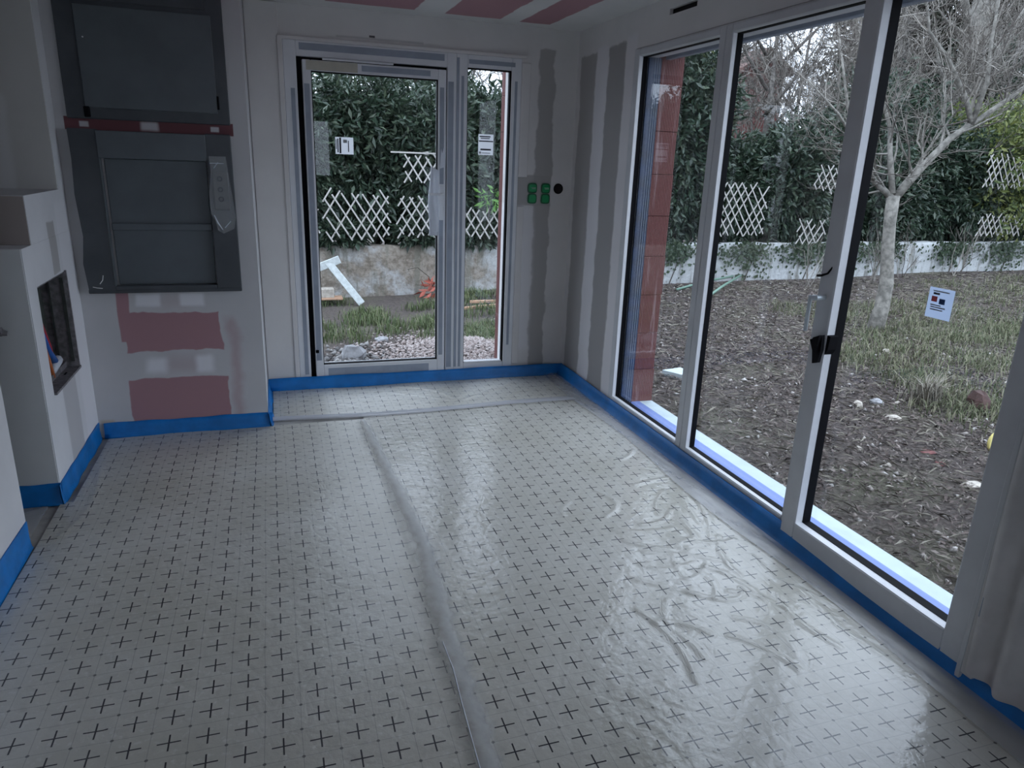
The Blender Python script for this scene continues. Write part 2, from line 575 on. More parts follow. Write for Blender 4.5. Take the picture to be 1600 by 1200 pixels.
# outer terracotta blocks of the window reveal, one course each
M_terra = None
mt, nt, bs = new_mat('ribbed_terracotta')
v, x, y, z = coords(nt)
rib = math_n(nt, 'SINE', math_n(nt, 'MULTIPLY', x, 2 * math.pi / 0.011))
ribf = math_n(nt, 'MULTIPLY_ADD', rib, 0.5, 0.5)
mps = N(nt, 'ShaderNodeMapping')
mps.inputs['Scale'].default_value = (30, 30, 2.0)
nt.links.new(v, mps.inputs[0])
smear = smooth(nt, noise_n(nt, mps.outputs[0], 1.0, 4), 0.56, 0.72)
c = mixc(nt, ribf, (0.105, 0.030, 0.027), (0.17, 0.056, 0.050))
c = mixc(nt, math_n(nt, 'MULTIPLY', smear, 0.6), c, (0.34, 0.24, 0.24))
nt.links.new(c, bs.inputs['Base Color'])
bs.inputs['Roughness'].default_value = 0.75
bump(nt, bs, ribf, 0.6, 0.006)
M_terra = mt
zz = [-0.25, 0.02, 0.27, 0.52, 0.77, 1.02, 1.27, 1.52, 1.77, 2.02, 2.27, 2.52, 2.72]
for a, b2 in zip(zz[:-1], zz[1:]):
    obj('brick', MB().box(2.212, 2.388 + rng.uniform(-.004, .004), 4.085 + rng.uniform(-.002, .002), 5.32, a + .001, b2 - .001, 0.002), M_terra, wall_right)
for a, b2 in zip(zz[:-1], zz[1:]):
    obj('brick', MB().box(1.672, 2.205, 5.325, 5.42, a + .001, b2 - .001, 0.002), M_terra, wall_back)
obj('lintel', MB().box(2.22, 2.40, 1.36, 4.08, 2.205, 2.45), M_frame_grey, wall_right)
obj('shutter_slat', MB().box(2.255, 2.29, 1.40, 4.075, 2.165, 2.25, 0.004), M_film, wall_right)
# house walls seen only from outside, and the room behind the camera
b = MB()
b.box(-2.3, -0.85, -2.6, -2.45, 0, ZC).box(0.40, 0.655, -2.6, -2.45, 0, ZC).box(-0.85, 0.40, -2.6, -2.45, 0, 0.8).box(-0.85, 0.40, -2.6, -2.45, 2.15, ZC).box(1.0, 2.08, -2.6, -2.45, 0, ZC).box(0.655, 1.0, -2.6, -2.45, 0, 1.2).box(0.655, 1.0, -2.6, -2.45, 2.1, ZC)
obj('wall_rear', b, M_wall_plain, kind='structure', label='plain plastered wall behind the camera', category='wall')
w3 = root('window_3', 'narrow upright window in the wall behind the camera', 'window', kind='structure')
fb = MB()
fb.box(0.655, 0.69, -2.56, -2.48, 1.2, 2.1).box(0.965, 1.0, -2.56, -2.48, 1.2, 2.1).box(0.69, 0.965, -2.56, -2.48, 1.2, 1.235).box(0.69, 0.965, -2.56, -2.48, 2.065, 2.1)
obj('window_frame', fb, M_frame, w3)
obj('pane', MB().box(0.69, 0.965, -2.522, -2.518, 1.235, 2.065), M_glass, w3)
w4 = root('window_added', 'wide window added behind the camera to brighten the room', 'window', kind='structure')  # unseen window, added to brighten faces turned toward the camera
fb = MB()
fb.box(-0.85, -0.80, -2.56, -2.48, 0.8, 2.15).box(0.35, 0.40, -2.56, -2.48, 0.8, 2.15).box(-0.80, 0.35, -2.56, -2.48, 0.8, 0.85).box(-0.80, 0.35, -2.56, -2.48, 2.10, 2.15).box(-.25, -.20, -2.56, -2.48, .85, 2.1)
obj('window_frame', fb, M_frame, w4)
obj('pane', MB().box(-0.80, -0.25, -2.522, -2.518, 0.85, 2.10), M_glass, w4)
obj('pane', MB().box(-0.20, 0.35, -2.522, -2.518, 0.85, 2.10), M_glass, w4)
# left side: near wall, recess, stepped column, wall with the grey cabinets
obj('wall_left', MB().box(-1.15, -1.005, -2.45, 3.035, 0, ZC).box(-2.3, -2.1, -2.6, 4.4, 0, ZC).box(-2.1, -1.15, 2.78, 2.90, 0, ZC), M_wall_left_near, kind='structure',
    label='white wall at the near left edge', category='wall')
b = MB()
XL = -0.98
NY0, NY1, NZ0, NZ1 = 3.565, 4.03, 0.487, 0.972
b.box(-1.10, XL, 3.44, NY0, 0, 1.150)
b.box(-1.10, XL, NY1, 4.26, 0, 1.150)
b.box(-1.10, XL, NY0, NY1, 0, NZ0)
b.box(-1.10, XL, NY0, NY1, NZ1, 1.150)
b.box(-2.1, -1.10, 3.44, 3.52, 0, 1.150)
b.box(-2.1, -1.10, 4.13, 4.26, 0, 1.150)
b.box(-2.1, -1.10, 3.50, 4.13, 1.05, 1.150)
obj_col_mats = M_column
col = obj('wall_column', b, obj_col_mats, kind='structure', label='white stepped column with the pipe niche', category='wall')
obj('front_face', MB().box(-2.1, XL - .004, 3.436, 3.441, 0, 1.148), M_front, col)
obj('middle_step', MB().box(-2.1, XL - .001, 3.585, 4.26, 1.150, 1.355), [M_column], col)
obj('brown_face', MB().box(-2.1, XL - .004, 3.582, 3.586, 1.1505, 1.352), M_step_brown, col)
obj('upper_block', MB().box(-2.1, XL, 4.139, 4.26, 1.355, ZC), M_column, col)
obj('upper_face', MB().box(-2.1, XL - .003, 4.135, 4.140, 1.3555, ZC), M_upper_left, col)
b = MB()
b.box(-2.1, -0.085, 4.26, 4.40, 0, ZC)
b.box(-0.22, -0.085, 4.40, YB + .1, 0, ZC)
wall_chim = obj('wall_front_left', b, M_chimney, kind='structure', label='plastered wall with pink board patches below the grey cabinets', category='wall')
obj('trim_1', MB().box(-0.082, 0.110, YB - 0.012, YB + .01, 0.0, ZC - .002, .003), M_wall_plain, kind='structure', label='flat white lining board left of the glazed door', category='trim')
obj('trim_2', MB().box(0.098, 0.128, YB - 0.022, YB + .01, 0.0, 2.235, .003).box(0.098, 1.70, YB - 0.02, YB + .01, 2.225, 2.245, .003), M_wall_plain,
    kind='structure', label='narrow white casing around the glazed door', category='trim')
obj('trim_3', MB().box(1.668, 1.735, YB - 0.014, YB + .01, 1.46, 2.2, .003).box(1.668, 1.72, YB - 0.014, YB + .01, 0.1, 1.26, .003), M_wall_plain,
    kind='structure', label='white casing strip beside the narrow side light', category='trim')

# ------------------------------------------------------------------ glazed door and side light
door = root('door_1', 'white framed glazed door in the far wall', 'door', kind='structure')
YF = 4.962
b = MB()
b.box(0.128, 0.205, YF, 5.05, 0.0, 2.225, .004)
b.box(0.205, 1.155, YF, 5.05, 2.135, 2.225, .004)
b.box(1.155, 1.215, YF, 5.05, 0.0, 2.225, .004)
obj('door_frame', b, M_frame, door)
obj('hinge_gap', MB().box(0.205, 0.238, 4.985, 5.05, 0.0, 2.135), M_black, door)
obj('gap', MB().box(0.238, 1.155, 4.99, 5.05, 2.118, 2.135), M_black, door)
obj('gap', MB().box(1.146, 1.155, 4.99, 5.05, 0.0, 2.118), M_black, door)
for r_ in ((0.165, 0.19, 0.1, 1.95), (1.162, 1.198, 0.1, 2.05)):
    obj('protective_film', MB().box(r_[0], r_[1], YF - .002, YF + .001, r_[2], r_[3]), M_film, door)
obj('protective_film', MB().box(0.225, 1.135, YF - .002, YF + .001, 2.172, 2.212), M_film, door)
b = MB()
YD = 4.952
b.box(0.238, 0.290, YD, 5.03, 0.012, 2.118, .004)
b.box(1.092, 1.146, YD, 5.03, 0.012, 2.118, .004)
b.box(0.290, 1.092, YD, 5.03, 0.012, 0.165, .004)
b.box(0.290, 1.092, YD, 5.03, 2.056, 2.118, .004)
leaf = obj('door_leaf', b, M_frame, door)
obj('pane', MB().box(0.292, 1.090, 4.998, 5.004, 0.167, 2.054), M_glass, leaf)
g = MB()
g.box(0.290, 0.295, 4.962, 4.997, 0.165, 2.056).box(1.087, 1.092, 4.962, 4.997, 0.165, 2.056).box(0.295, 1.087, 4.962, 4.997, 0.165, 0.170).box(0.295, 1.087, 4.962, 4.997, 2.050, 2.056)
obj('gasket', g, M_black, leaf)
obj('protective_film', MB().box(0.246, 0.278, YD - .002, YD + .001, 0.2, 1.98), M_film, leaf)
obj('protective_film', MB().box(0.32, 1.03, YD - .002, YD + .001, 0.075, 0.14), M_film, leaf)
obj('protective_film', MB().box(0.60, 1.04, YD - .002, YD + .001, 2.072, 2.106), M_film, leaf)
obj('protective_film', MB().box(1.104, 1.132, YD - .002, YD + .001, 1.40, 2.01), M_film, leaf)
obj('protective_film', MB().box(1.102, 1.130, YD - .002, YD + .001, 0.20, 1.16), M_film, leaf)
obj('masking_tape', MB().box(0.262, 0.575, YD - .003, YD + .001, 2.060, 2.115), M_beige_tape, leaf)
obj('closer_strip', MB().box(0.36, 0.80, YD - .010, YD + .001, 2.121, 2.133, .002), M_frame, leaf)
st = MB()
st.add([(0.425, 4.992, 1.57), (0.54, 4.992, 1.57), (0.54, 4.992, 1.675), (0.425, 4.992, 1.675)], [(0, 1, 2, 3)])
st.mi = 1
for x0, x1, z0, z1 in ((0.437, 0.445, 1.58, 1.665), (0.450, 0.462, 1.575, 1.672), (0.505, 0.511, 1.585, 1.655), (0.428, 0.433, 1.60, 1.66)):
    st.box(x0, x1, 4.9885, 4.9895, z0, z1)
st.mi = 2
st.box(0.475, 0.50, 4.9885, 4.9895, 1.64, 1.66)
obj('sticker', st, [M_paper, M_print_dark, M_print_grey], leaf, label='white label with dark vertical bars')
obj('lock', MB().box(1.116, 1.130, YD - .004, YD + .002, 1.222, 1.252, .002), M_black, leaf)
obj('keyhole_tape', MB().prism([(1.104, 1.50), (1.112, 1.63), (1.120, 1.60), (1.134, 1.645), (1.140, 1.58), (1.134, 1.51)], YD - .005, YD - .001, 'y'), M_wrap, leaf)
# handle: backplate wrapped in loose film, lever to the left
hb = MB()
hb.box(1.100, 1.128, YD - .012, YD, 1.18, 1.39, .003)
hb.tube([(1.115, YD - .01, 1.335), (1.115, YD - .055, 1.335), (1.095, YD - .065, 1.335), (1.02, YD - .065, 1.335)], [.009, .009, .009, .008], 10)
obj('handle', hb, M_frame, leaf)
wb = MB()
nz = 14
vs, fs = [], []
for i in range(nz + 1):
    t = i / nz
    zz_ = 1.06 + t * 0.455
    w0 = 1.022 + 0.006 * math.sin(7 * t + 1) + 0.006 * t
    w1 = 1.086 + 0.004 * math.sin(9 * t) - (0.012 if i == nz else 0)
    for k in range(6):
        s = k / 5
        vs.append((w0 + (w1 - w0) * s, 4.905 + 0.012 * math.sin(5 * t + 4 * s) - 0.014 * math.sin(math.pi * s), zz_ - (0.02 * s if i == nz else 0)))
for i in range(nz):
    for k in range(5):
        a = i * 6 + k
        fs.append((a, a + 1, a + 7, a + 6))
nv = len(vs)
vs2 = vs + [(p[0], p[1] + 0.014, p[2]) for p in vs]
fs2 = fs + [tuple(q + nv for q in reversed(f_)) for f_ in fs]
for i in range(nz):
    for k in (0, 5):
        a = i * 6 + k
        fs2.append((a, a + 6, a + 6 + nv, a + nv))
for k in range(5):
    for i in (0, nz):
        a = i * 6 + k
        fs2.append((a, a + 1, a + 1 + nv, a + nv))
wb.add(vs2, fs2)
obj('handle_wrap', wb, M_wrap, leaf, smooth_=True)
obj('hinge', MB().box(0.240, 0.262, YD - .012, YD, 0.255, 0.275, .002), M_black, leaf)

side = root('window_2', 'narrow fixed side light right of the glazed door', 'window', kind='structure')
b = MB()
b.box(1.215, 1.292, YF, 5.05, 0.0, 2.225, .004)
b.box(1.598, 1.668, YF, 5.05, 0.0, 2.225, .004)
b.box(1.292, 1.598, YF, 5.05, 2.145, 2.225, .004)
b.box(1.292, 1.598, YF, 5.05, 0.0, 0.122, .004)
obj('window_frame', b, M_frame, side)
obj('pane', MB().box(1.293, 1.597, 5.008, 5.014, 0.124, 2.143), M_glass, side)
g = MB()
g.box(1.292, 1.297, 4.972, 5.006, 0.122, 2.145).box(1.588, 1.598, 4.972, 5.006, 0.122, 2.145).box(1.297, 1.588, 4.972, 5.006, 2.137, 2.145)
obj('gasket', g, M_black, side)
obj('glazing_bead', MB().box(1.297, 1.588, 4.966, 4.985, 0.122, 0.130, .002), M_frame, side)
for r_ in ((1.218, 1.236, 0.1, 2.2), (1.250, 1.268, 0.1, 2.09), (1.622, 1.640, 0.25, 2.08)):
    obj('protective_film', MB().box(r_[0], r_[1], YF - .002, YF + .001, r_[2], r_[3]), M_film, side)
obj('protective_film', MB().box(1.30, 1.62, YF - .002, YF + .001, 2.168, 2.195), M_film, side)
st = MB()
st.add([(1.385, 5.002, 1.60), (1.492, 5.002, 1.60), (1.492, 5.002, 1.735), (1.385, 5.002, 1.735)], [(0, 1, 2, 3)])
st.mi = 1
for x0, x1, z0, z1 in ((1.392, 1.47, 1.716, 1.724), (1.40, 1.465, 1.705, 1.711), (1.388, 1.489, 1.686, 1.694), (1.40, 1.475, 1.630, 1.641)):
    st.box(x0, x1, 4.9985, 4.9995, z0, z1)
st.mi = 2
st.box(1.390, 1.405, 4.9985, 4.9995, 1.607, 1.622).box(1.41, 1.47, 4.9985, 4.9995, 1.61, 1.615)
obj('sticker', st, [M_paper, M_print_dark, M_print_grey], side, label='white label with dark printed lines')
obj('threshold', MB().box(0.13, 1.67, 5.02, 5.34, -0.03, 0.015, .004), M_sill, wall_back)

# ------------------------------------------------------------------ large sliding window
win = root('window_1', 'large three-panel sliding window in the right wall', 'window', kind='structure')
X0 = XR - 0.006
b = MB()
b.box(X0, 2.20, 4.052, 4.118, 0.06, 2.212, .004)
b.box(X0, 2.20, 1.395, 4.045, 2.168, 2.212, .004)
b.box(X0, 2.128, 1.395, 4.045, 0.0, 0.088, .004)
obj('window_frame', b, M_frame_grey, win)


def sash(y0, y1, z0, z1, w_far, w_near, xf, wb_=0.04, wt_=0.035, m=None, name='fixed_panel', dr=0.027):
    """Panel spanning y0..y1: grey front frame, pale inner return, black gasket, pane."""
    b = MB()
    d = xf + dr
    xg = d + (0.026 if dr < .035 else 0.036)
    b.box(xf, d, y1 - w_far, y1, z0, z1, .003)
    b.box(xf, d, y0, y0 + w_near, z0, z1, .003)
    b.box(xf, d, y0 + w_near, y1 - w_far, z0, z0 + wb_, .003)
    b.box(xf, d, y0 + w_near, y1 - w_far, z1 - wt_, z1, .003)
    s = obj(name, b, m or M_frame_grey, win)
    a0, a1, c0, c1 = y0 + w_near, y1 - w_far, z0 + wb_, z1 - wt_
    e = 0.002
    r = MB()
    r.box(xf + .004, d + .002, a1 - e, a1 + .001, c0, c1).box(xf + .004, d + .002, a0 - .001, a0 + e, c0, c1)
    r.box(xf + .004, d + .002, a0, a1, c0 - .001, c0 + e)
    obj('inner_return', r, M_frame, s, label='inner return of the frame, coloured white as if skylit')  # white against the grey front: skylight on the returns put into colour
    g = MB()
    g.box(d, xg + .004, a1 - 0.004, a1 + .02, c0 - .02, c1 + .02).box(d, xg + .004, a0 - .02, a0 + .004, c0 - .02, c1 + .02)
    g.box(d, xg + .004, a0, a1, c0 - .02, c0 + .004).box(d, xg + .004, a0, a1, c1 - .004, c1 + .02)
    obj('gasket', g, M_black, s)
    obj('pane', MB().box(xg - .003, xg + .003, a0 + .002, a1 - .002, c0 + .002, c1 - .002), M_glass, s)
    return s


s1 = sash(3.190, 4.075, 0.085, 2.205, 0.022, 0.052, X0 - .004, .022)
s2 = sash(2.280, 3.188, 0.085, 2.205, 0.050, 0.048, X0 - .004, .024)
s3 = sash(1.395, 2.298, 0.030, 2.205, 0.078, 0.075, X0 - .026, 0.100, 0.040, name='sliding_sash', dr=0.040)
obj('edge_profile', MB().box(X0 - .04, X0 + .03, 1.372, 1.394, 0.012, 2.215, .004), M_frame_grey, win)
hb = MB()
xh = X0 - .026
hb.tube([(xh + .004, 2.262, 1.100), (xh - .040, 2.262, 1.100), (xh - .048, 2.275, 1.098)], [.011, .011, .010], 12)
hb.box(xh - .054, xh - .042, 2.276, 2.294, 0.962, 1.106, .004)
obj('handle', hb, M_chrome, s3, label='satin metal lever handle')
flap = MB()
for poly, d in (([(2.285, .925), (2.222, .958), (2.215, .90), (2.225, .845), (2.252, .835), (2.262, .885)], 0.0),
                ([(2.258, .94), (2.222, .958), (2.228, .885), (2.246, .89)], 0.012)):
    flap.prism(poly, xh - .018 - d, xh - .004 - d, 'x')
flap.prism([(2.235, .85), (2.205, .90), (2.20, .955), (2.225, .958)], xh + .005, xh + .045, 'x')
obj('black_tape_flap', flap, M_black, s3, label='torn flap of black tape')
tw = MB()
tw.tube([(xh - .004, 2.312, 1.178), (xh - .012, 2.285, 1.183), (xh - .010, 2.255, 1.195), (xh + .01, 2.245, 1.235)], [.006, .005, .004, .003], 6)
obj('black_tape_remnant', tw, M_black, s3)
lab = MB()
yA, yB_, zA, zB = 1.758, 1.856, 1.110, 1.212
XS = X0 - .026 + .068
lab.add([(XS, yA, zA), (XS, yB_, zA), (XS, yB_, zB), (XS, yA, zB)], [(0, 1, 2, 3)])
lab.mi = 1
lab.box(XS - .003, XS - .002, 1.818, 1.840, 1.165, 1.183)
lab.mi = 2
lab.box(XS - .003, XS - .002, 1.787, 1.809, 1.160, 1.178)
lab.mi = 3
lab.box(XS - .003, XS - .002, 1.812, 1.836, 1.189, 1.196)
lab.mi = 4
for k, (a0_, a1_) in enumerate(((1.776, 1.838), (1.80, 1.840), (1.782, 1.838), (1.79, 1.838))):
    zk = (1.199, 1.152, 1.145, 1.137)[k]
    lab.box(XS - .003, XS - .002, a0_, a1_, zk, zk + .004)
obj('sticker', lab, [M_paper_blue, M_print_red, M_print_blue, M_print_dark, M_print_grey], s3, label='pale label with a red and a navy square')
b = MB()
b.box(2.130, 2.211, 4.036, 4.0505, 0.05, 2.165)
b.box(2.2005, 2.211, 4.0505, 4.084, 0.05, 2.165)
obj('blue_film_strip', b, M_navy, win, label='navy blue film on the outer jamb')
b = MB()
for xx in (2.170, 2.184, 2.198):
    b.box(xx, xx + .002, 4.0345, 4.0365, 0.05, 2.165)
obj('film_edge', b, M_film, win)
sill = obj('window_sill', MB().box(2.129, 2.392, 1.40, 4.12, 0.0, 0.046, .004), M_sill, win)
obj('film_strip', MB().box(2.131, 2.292, 1.405, 4.078, 0.044, 0.049), M_lilac, sill, label='lilac blue film on the sill')

# ------------------------------------------------------------------ hanging pleated sheet at the right edge
cs = root('protective_sheet', 'dull grey protective sheet hanging in pleats right of the sliding window', 'sheet')
ny, nzz = 90, 24
V, Fq = [], []
for j in range(nzz + 1):
    t = j / nzz
    zz_ = 0.075 + t * 2.27
    for i in range(ny + 1):
        yy = 1.362 - i / ny * 0.62
        xx = 2.030 - 0.020 * math.sin(i * 0.42 + 0.6 * math.sin(2.2 * t)) * (0.5 + 0.5 * math.sin(i * .11 + .5)) - 0.006 * math.sin(6 * t + i * .1)
        xx -= 0.012 * math.exp(-((t - 0.03) / .015) ** 2) * (1 if 20 < i < 60 else 0)
        V.append((xx, yy, zz_ - 0.02 * math.sin(i * .09) * (1 - t)))
nvv = len(V)
V += [(p[0] + .006, p[1], p[2]) for p in V]
for j in range(nzz):
    for i in range(ny):
        a = j * (ny + 1) + i
        Fq.append((a, a + 1, a + ny + 2, a + ny + 1))
        Fq.append((a + nvv, a + nvv + ny + 1, a + nvv + ny + 2, a + nvv + 1))
for j in range(nzz):
    for i in (0, ny):
        a = j * (ny + 1) + i
        Fq.append((a, a + ny + 1, a + nvv + ny + 1, a + nvv))
for i in range(ny):
    for j in (0, nzz):
        a = j * (ny + 1) + i
        Fq.append((a, a + 1, a + 1 + nvv, a + nvv))
np_mesh('pleated_sheet', V, Fq, M_curtain, cs, True)
obj('edge_batten', MB().box(2.018, 2.079, 1.325, 1.366, 0.05, 2.34, .004), M_curtain, cs)
obj('clip', MB().box(2.010, 2.019, 1.336, 1.350, 0.27, 0.34, .002), M_film, cs)

# ------------------------------------------------------------------ floor sheets
WR = [[(1.94, 2.83), (1.86, 2.58), (1.73, 2.33)], [(1.92, 3.01), (1.81, 3.0), (1.69, 2.97)], [(1.81, 2.88), (1.7, 2.76), (1.65, 2.65)],
      [(1.65, 2.52), (1.52, 2.52), (1.38, 2.57)], [(1.52, 2.58), (1.63, 2.59), (1.73, 2.68)], [(1.77, 2.72), (1.73, 2.58), (1.71, 2.42), (1.6, 2.39)],
      [(1.94, 2.75), (1.92, 2.55), (1.92, 2.4), (1.99, 2.29)], [(1.81, 2.4), (1.73, 2.25), (1.71, 2.1)], [(1.38, 2.47), (1.46, 2.4), (1.55, 2.35)],
      [(1.28, 2.19), (1.37, 2.11), (1.47, 2.03)], [(1.34, 2.03), (1.28, 1.94), (1.27, 1.87)], [(1.27, 1.84), (1.29, 1.77), (1.29, 1.7)],
      [(1.94, 2.02), (1.96, 1.84), (1.96, 1.7), (1.95, 1.53), (1.95, 1.41), (1.97, 1.28)], [(1.88, 1.96), (1.88, 1.83), (1.86, 1.71), (1.88, 1.59), (1.9, 1.49)],
      [(1.9, 3.4), (1.8, 3.3), (1.72, 3.32)], [(1.62, 2.2), (1.70, 2.0), (1.66, 1.85)], [(1.50, 2.25), (1.58, 2.12), (1.52, 1.98)],
      [(1.78, 1.95), (1.74, 1.80), (1.78, 1.62)], [(1.40, 2.70), (1.50, 2.80), (1.46, 2.95)],
      [(1.93, 2.86), (1.90, 2.66), (1.84, 2.50)], [(1.92, 2.88), (1.84, 2.72), (1.80, 2.52)], [(1.60, 2.46), (1.74, 2.36), (1.86, 2.36)],
      [(1.42, 2.36), (1.58, 2.30), (1.72, 2.20)], [(1.36, 2.28), (1.44, 2.22), (1.60, 2.24)], [(1.44, 2.05), (1.58, 1.96), (1.66, 2.02)],
      [(1.52, 1.86), (1.62, 1.76), (1.60, 1.62)], [(1.86, 2.22), (1.84, 2.06), (1.88, 1.92)], [(1.20, 2.00), (1.24, 1.80), (1.20, 1.60)]]
_rw = np.random.default_rng(3)
for _k in range(8):
    _cx, _cy, _a, _l = _rw.uniform(1.25, 1.92), _rw.uniform(1.55, 2.85), _rw.uniform(0, 3.14), _rw.uniform(.05, .13)
    _dx, _dy, _b = math.cos(_a) * _l, math.sin(_a) * _l, _rw.uniform(-.35, .35)
    WR.append([(_cx - _dx, _cy - _dy), (_cx - _dy * _b, _cy + _dx * _b), (_cx + _dx, _cy + _dy)])
WL = [[(-.58, 3.33), (-.52, 3.42), (-.45, 3.55), (-.3, 3.63), (-.15, 3.65)], [(-.51, 1.89), (-.45, 1.88), (-.37, 1.88)],
      [(-.9, 3.8), (-.86, 3.4), (-.92, 3.1)]]
WF = [[(.32, 4.92), (.63, 4.78), (.84, 4.66), (1.16, 4.45)], [(.76, 4.85), (1.01, 4.72), (1.15, 4.42)], [(1.17, 4.49), (1.39, 4.62), (1.61, 4.77)],
      [(0.1, 4.7), (.3, 4.6), (.45, 4.5)], [(1.5, 4.5), (1.7, 4.62), (1.9, 4.6)]]


def ridge(XX, YY, poly, w):
    d2 = np.full(XX.shape, 9.0)
    for (ax, ay), (bx, by) in zip(poly[:-1], poly[1:]):
        ex, ey = bx - ax, by - ay
        t = np.clip(((XX - ax) * ex + (YY - ay) * ey) / (ex * ex + ey * ey), 0, 1)
        d2 = np.minimum(d2, (XX - ax - t * ex) ** 2 + (YY - ay - t * ey) ** 2)
    ends = 1.0
    return np.exp(-d2 / (w * w)) * ends


def resample(poly, n=14):
    p = np.array(poly)
    if len(p) == 3:
        t = np.linspace(0, 1, n)[:, None]
        c = 2 * p[1] - 0.5 * (p[0] + p[2])
        q = (1 - t) ** 2 * p[0] + 2 * t * (1 - t) * c + t * t * p[2]
        return [tuple(r) for r in q]
    return poly


def sheet(name, outline_fn, x0, x1, y0, y1, zbase, mat, wr, res=0.0125, amp=0.0042, **props):
    nx, ny_ = int((x1 - x0) / res), int((y1 - y0) / res)
    xs, ys = np.linspace(x0, x1, nx + 1), np.linspace(y0, y1, ny_ + 1)
    XX, YY = np.meshgrid(xs, ys)
    Z = zbase + 0.0012 * (np.sin(XX * 9 + 1.3 * np.sin(YY * 5)) + np.sin(YY * 7 + 2 * np.sin(XX * 4)))
    for k, w in enumerate(wr):
        Z += amp * (0.7 + 0.6 * ((k * 37) % 10) / 10) * ridge(XX, YY, resample(w), 0.013)
        Z -= 0.0015 * ridge(XX, YY, resample(w), 0.05)
    keep = outline_fn(0.25 * (XX[:-1, :-1] + XX[1:, :-1] + XX[:-1, 1:] + XX[1:, 1:]),
                      0.25 * (YY[:-1, :-1] + YY[1:, :-1] + YY[:-1, 1:] + YY[1:, 1:]))
    idx = np.arange((nx + 1) * (ny_ + 1)).reshape(ny_ + 1, nx + 1)
    q = np.stack([idx[:-1, :-1], idx[:-1, 1:], idx[1:, 1:], idx[1:, :-1]], -1)[keep]
    used = np.unique(q)
    remap = np.zeros(idx.size, int)
    remap[used] = np.arange(len(used))
    pts = np.stack([XX, YY, Z], -1).reshape(-1, 3)[used]
    return np_mesh(name, pts, remap[q], mat, None, True, **props)


ins_l = lambda X, Y: ~((X < -0.93) & (Y > 3.43))
sheet('underlay_sheet', lambda X, Y: (Y < 4.245) & ins_l(X, Y), -0.985, 0.475, -2.4, 4.245, 0.006, underlay_mat('underlay_left', 0.0481, 0.0851), WL,
      label='grey cross-printed floor sheet on the cabinet side of the lengthwise fold', category='floor sheet')
sheet('underlay_sheet', lambda X, Y: X > -99, 0.475, 2.045, -2.4, 4.33, 0.006, underlay_mat('underlay_right', 0.0565, 0.0911, 0.15), WR, 0.0085,
      label='grey cross-printed floor sheet with shiny wrinkles on the window side of the fold', category='floor sheet')
sheet('underlay_sheet', lambda X, Y: X > -99, -0.055, 2.04, 4.34, 4.935, 0.006, underlay_mat('underlay_far', 0.0350, 0.0600), WF,
      label='short cross-printed floor sheet between the clear tape and the glazed door', category='floor sheet')
sheet('film_sheet', lambda X, Y: X > -99, -1.35, -1.03, 3.06, 3.42, 0.004, M_skirt, [[(-1.3, 3.1), (-1.2, 3.25), (-1.05, 3.4)], [(-1.3, 3.3), (-1.15, 3.2), (-1.05, 3.15)]],
      label='crumpled clear film filling the small recess at the left edge', category='floor film')

# lengthwise overlap: a whitish fold of film standing slightly proud
M_over, nt, bs = new_mat('whitish_film_overlap')
v, x, y, z = coords(nt)
bs.inputs['Base Color'].default_value = (0.60, 0.60, 0.59, 1)
bs.inputs['Roughness'].default_value = 0.6
uv = N(nt, 'ShaderNodeUVMap')
sepu = N(nt, 'ShaderNodeSeparateXYZ')
nt.links.new(uv.outputs[0], sepu.inputs[0])
su = math_n(nt, 'ADD', sepu.outputs[0], math_n(nt, 'MULTIPLY', math_n(nt, 'SUBTRACT', noise_n(nt, v, 16.0, 5), 0.5), 0.30))
e1 = math_n(nt, 'MULTIPLY', smooth(nt, su, 0.10, 0.62), math_n(nt, 'SUBTRACT', 1.0, smooth(nt, su, 0.50, 0.88)))
nt.links.new(mixc(nt, smooth(nt, su, 0.35, 0.7), (0.46, 0.44, 0.40), (0.66, 0.67, 0.68)), bs.inputs['Base Color'])
nt.links.new(math_n(nt, 'MULTIPLY', e1, math_n(nt, 'MULTIPLY_ADD', noise_n(nt, v, 9.0, 3), 0.4, 0.50), clamp=True), bs.inputs['Alpha'])
bump(nt, bs, noise_n(nt, v, 18.0, 3), 0.3, 0.01)
L_ = np.array([(0.43, 4.22), (0.41, 4.05), (0.44, 3.27), (0.42, 2.53), (0.395, 2.04), (0.39, 1.78), (0.38, 1.48), (0.38, 0.5), (0.38, -2.3)])
R_ = np.array([(0.47, 4.22), (0.51, 4.05), (0.555, 3.25), (0.60, 2.60), (0.55, 2.01), (0.54, 1.76), (0.53, 1.45), (0.53, 0.5), (0.53, -2.3)])
ny_, nx_ = 200, 14
ty = np.linspace(4.22, -2.3, ny_ + 1)
lx = np.interp(-ty, -L_[:, 1], L_[:, 0])
rx = np.interp(-ty, -R_[:, 1], R_[:, 0])
V, Fq, UV = [], [], []
for j in range(ny_ + 1):
    for i in range(nx_ + 1):
        s = i / nx_
        hgt = 0.0098 + 0.0025 * math.sin(math.pi * s) ** 2 + 0.0005 * math.sin(j * .4 + i)
        V.append((lx[j] - .02 + (rx[j] - lx[j] + .05) * s, ty[j], hgt))
        UV.append((s, j / ny_))
for j in range(ny_):
    for i in range(nx_):
        a = j * (nx_ + 1) + i
        Fq.append((a, a + nx_ + 1, a + nx_ + 2, a + 1))
ov = np_mesh('film_overlap', V, Fq, M_over, None, True, label='whitish fold of overlapping film running lengthwise down the floor', category='film fold')
ul = ov.data.uv_layers.new(name='UVMap')
li = np.zeros(len(ov.data.loops), dtype=np.int32)
ov.data.loops.foreach_get('vertex_index', li)
ul.data.foreach_set('uv', np.array(UV, dtype=np.float32)[li].ravel())
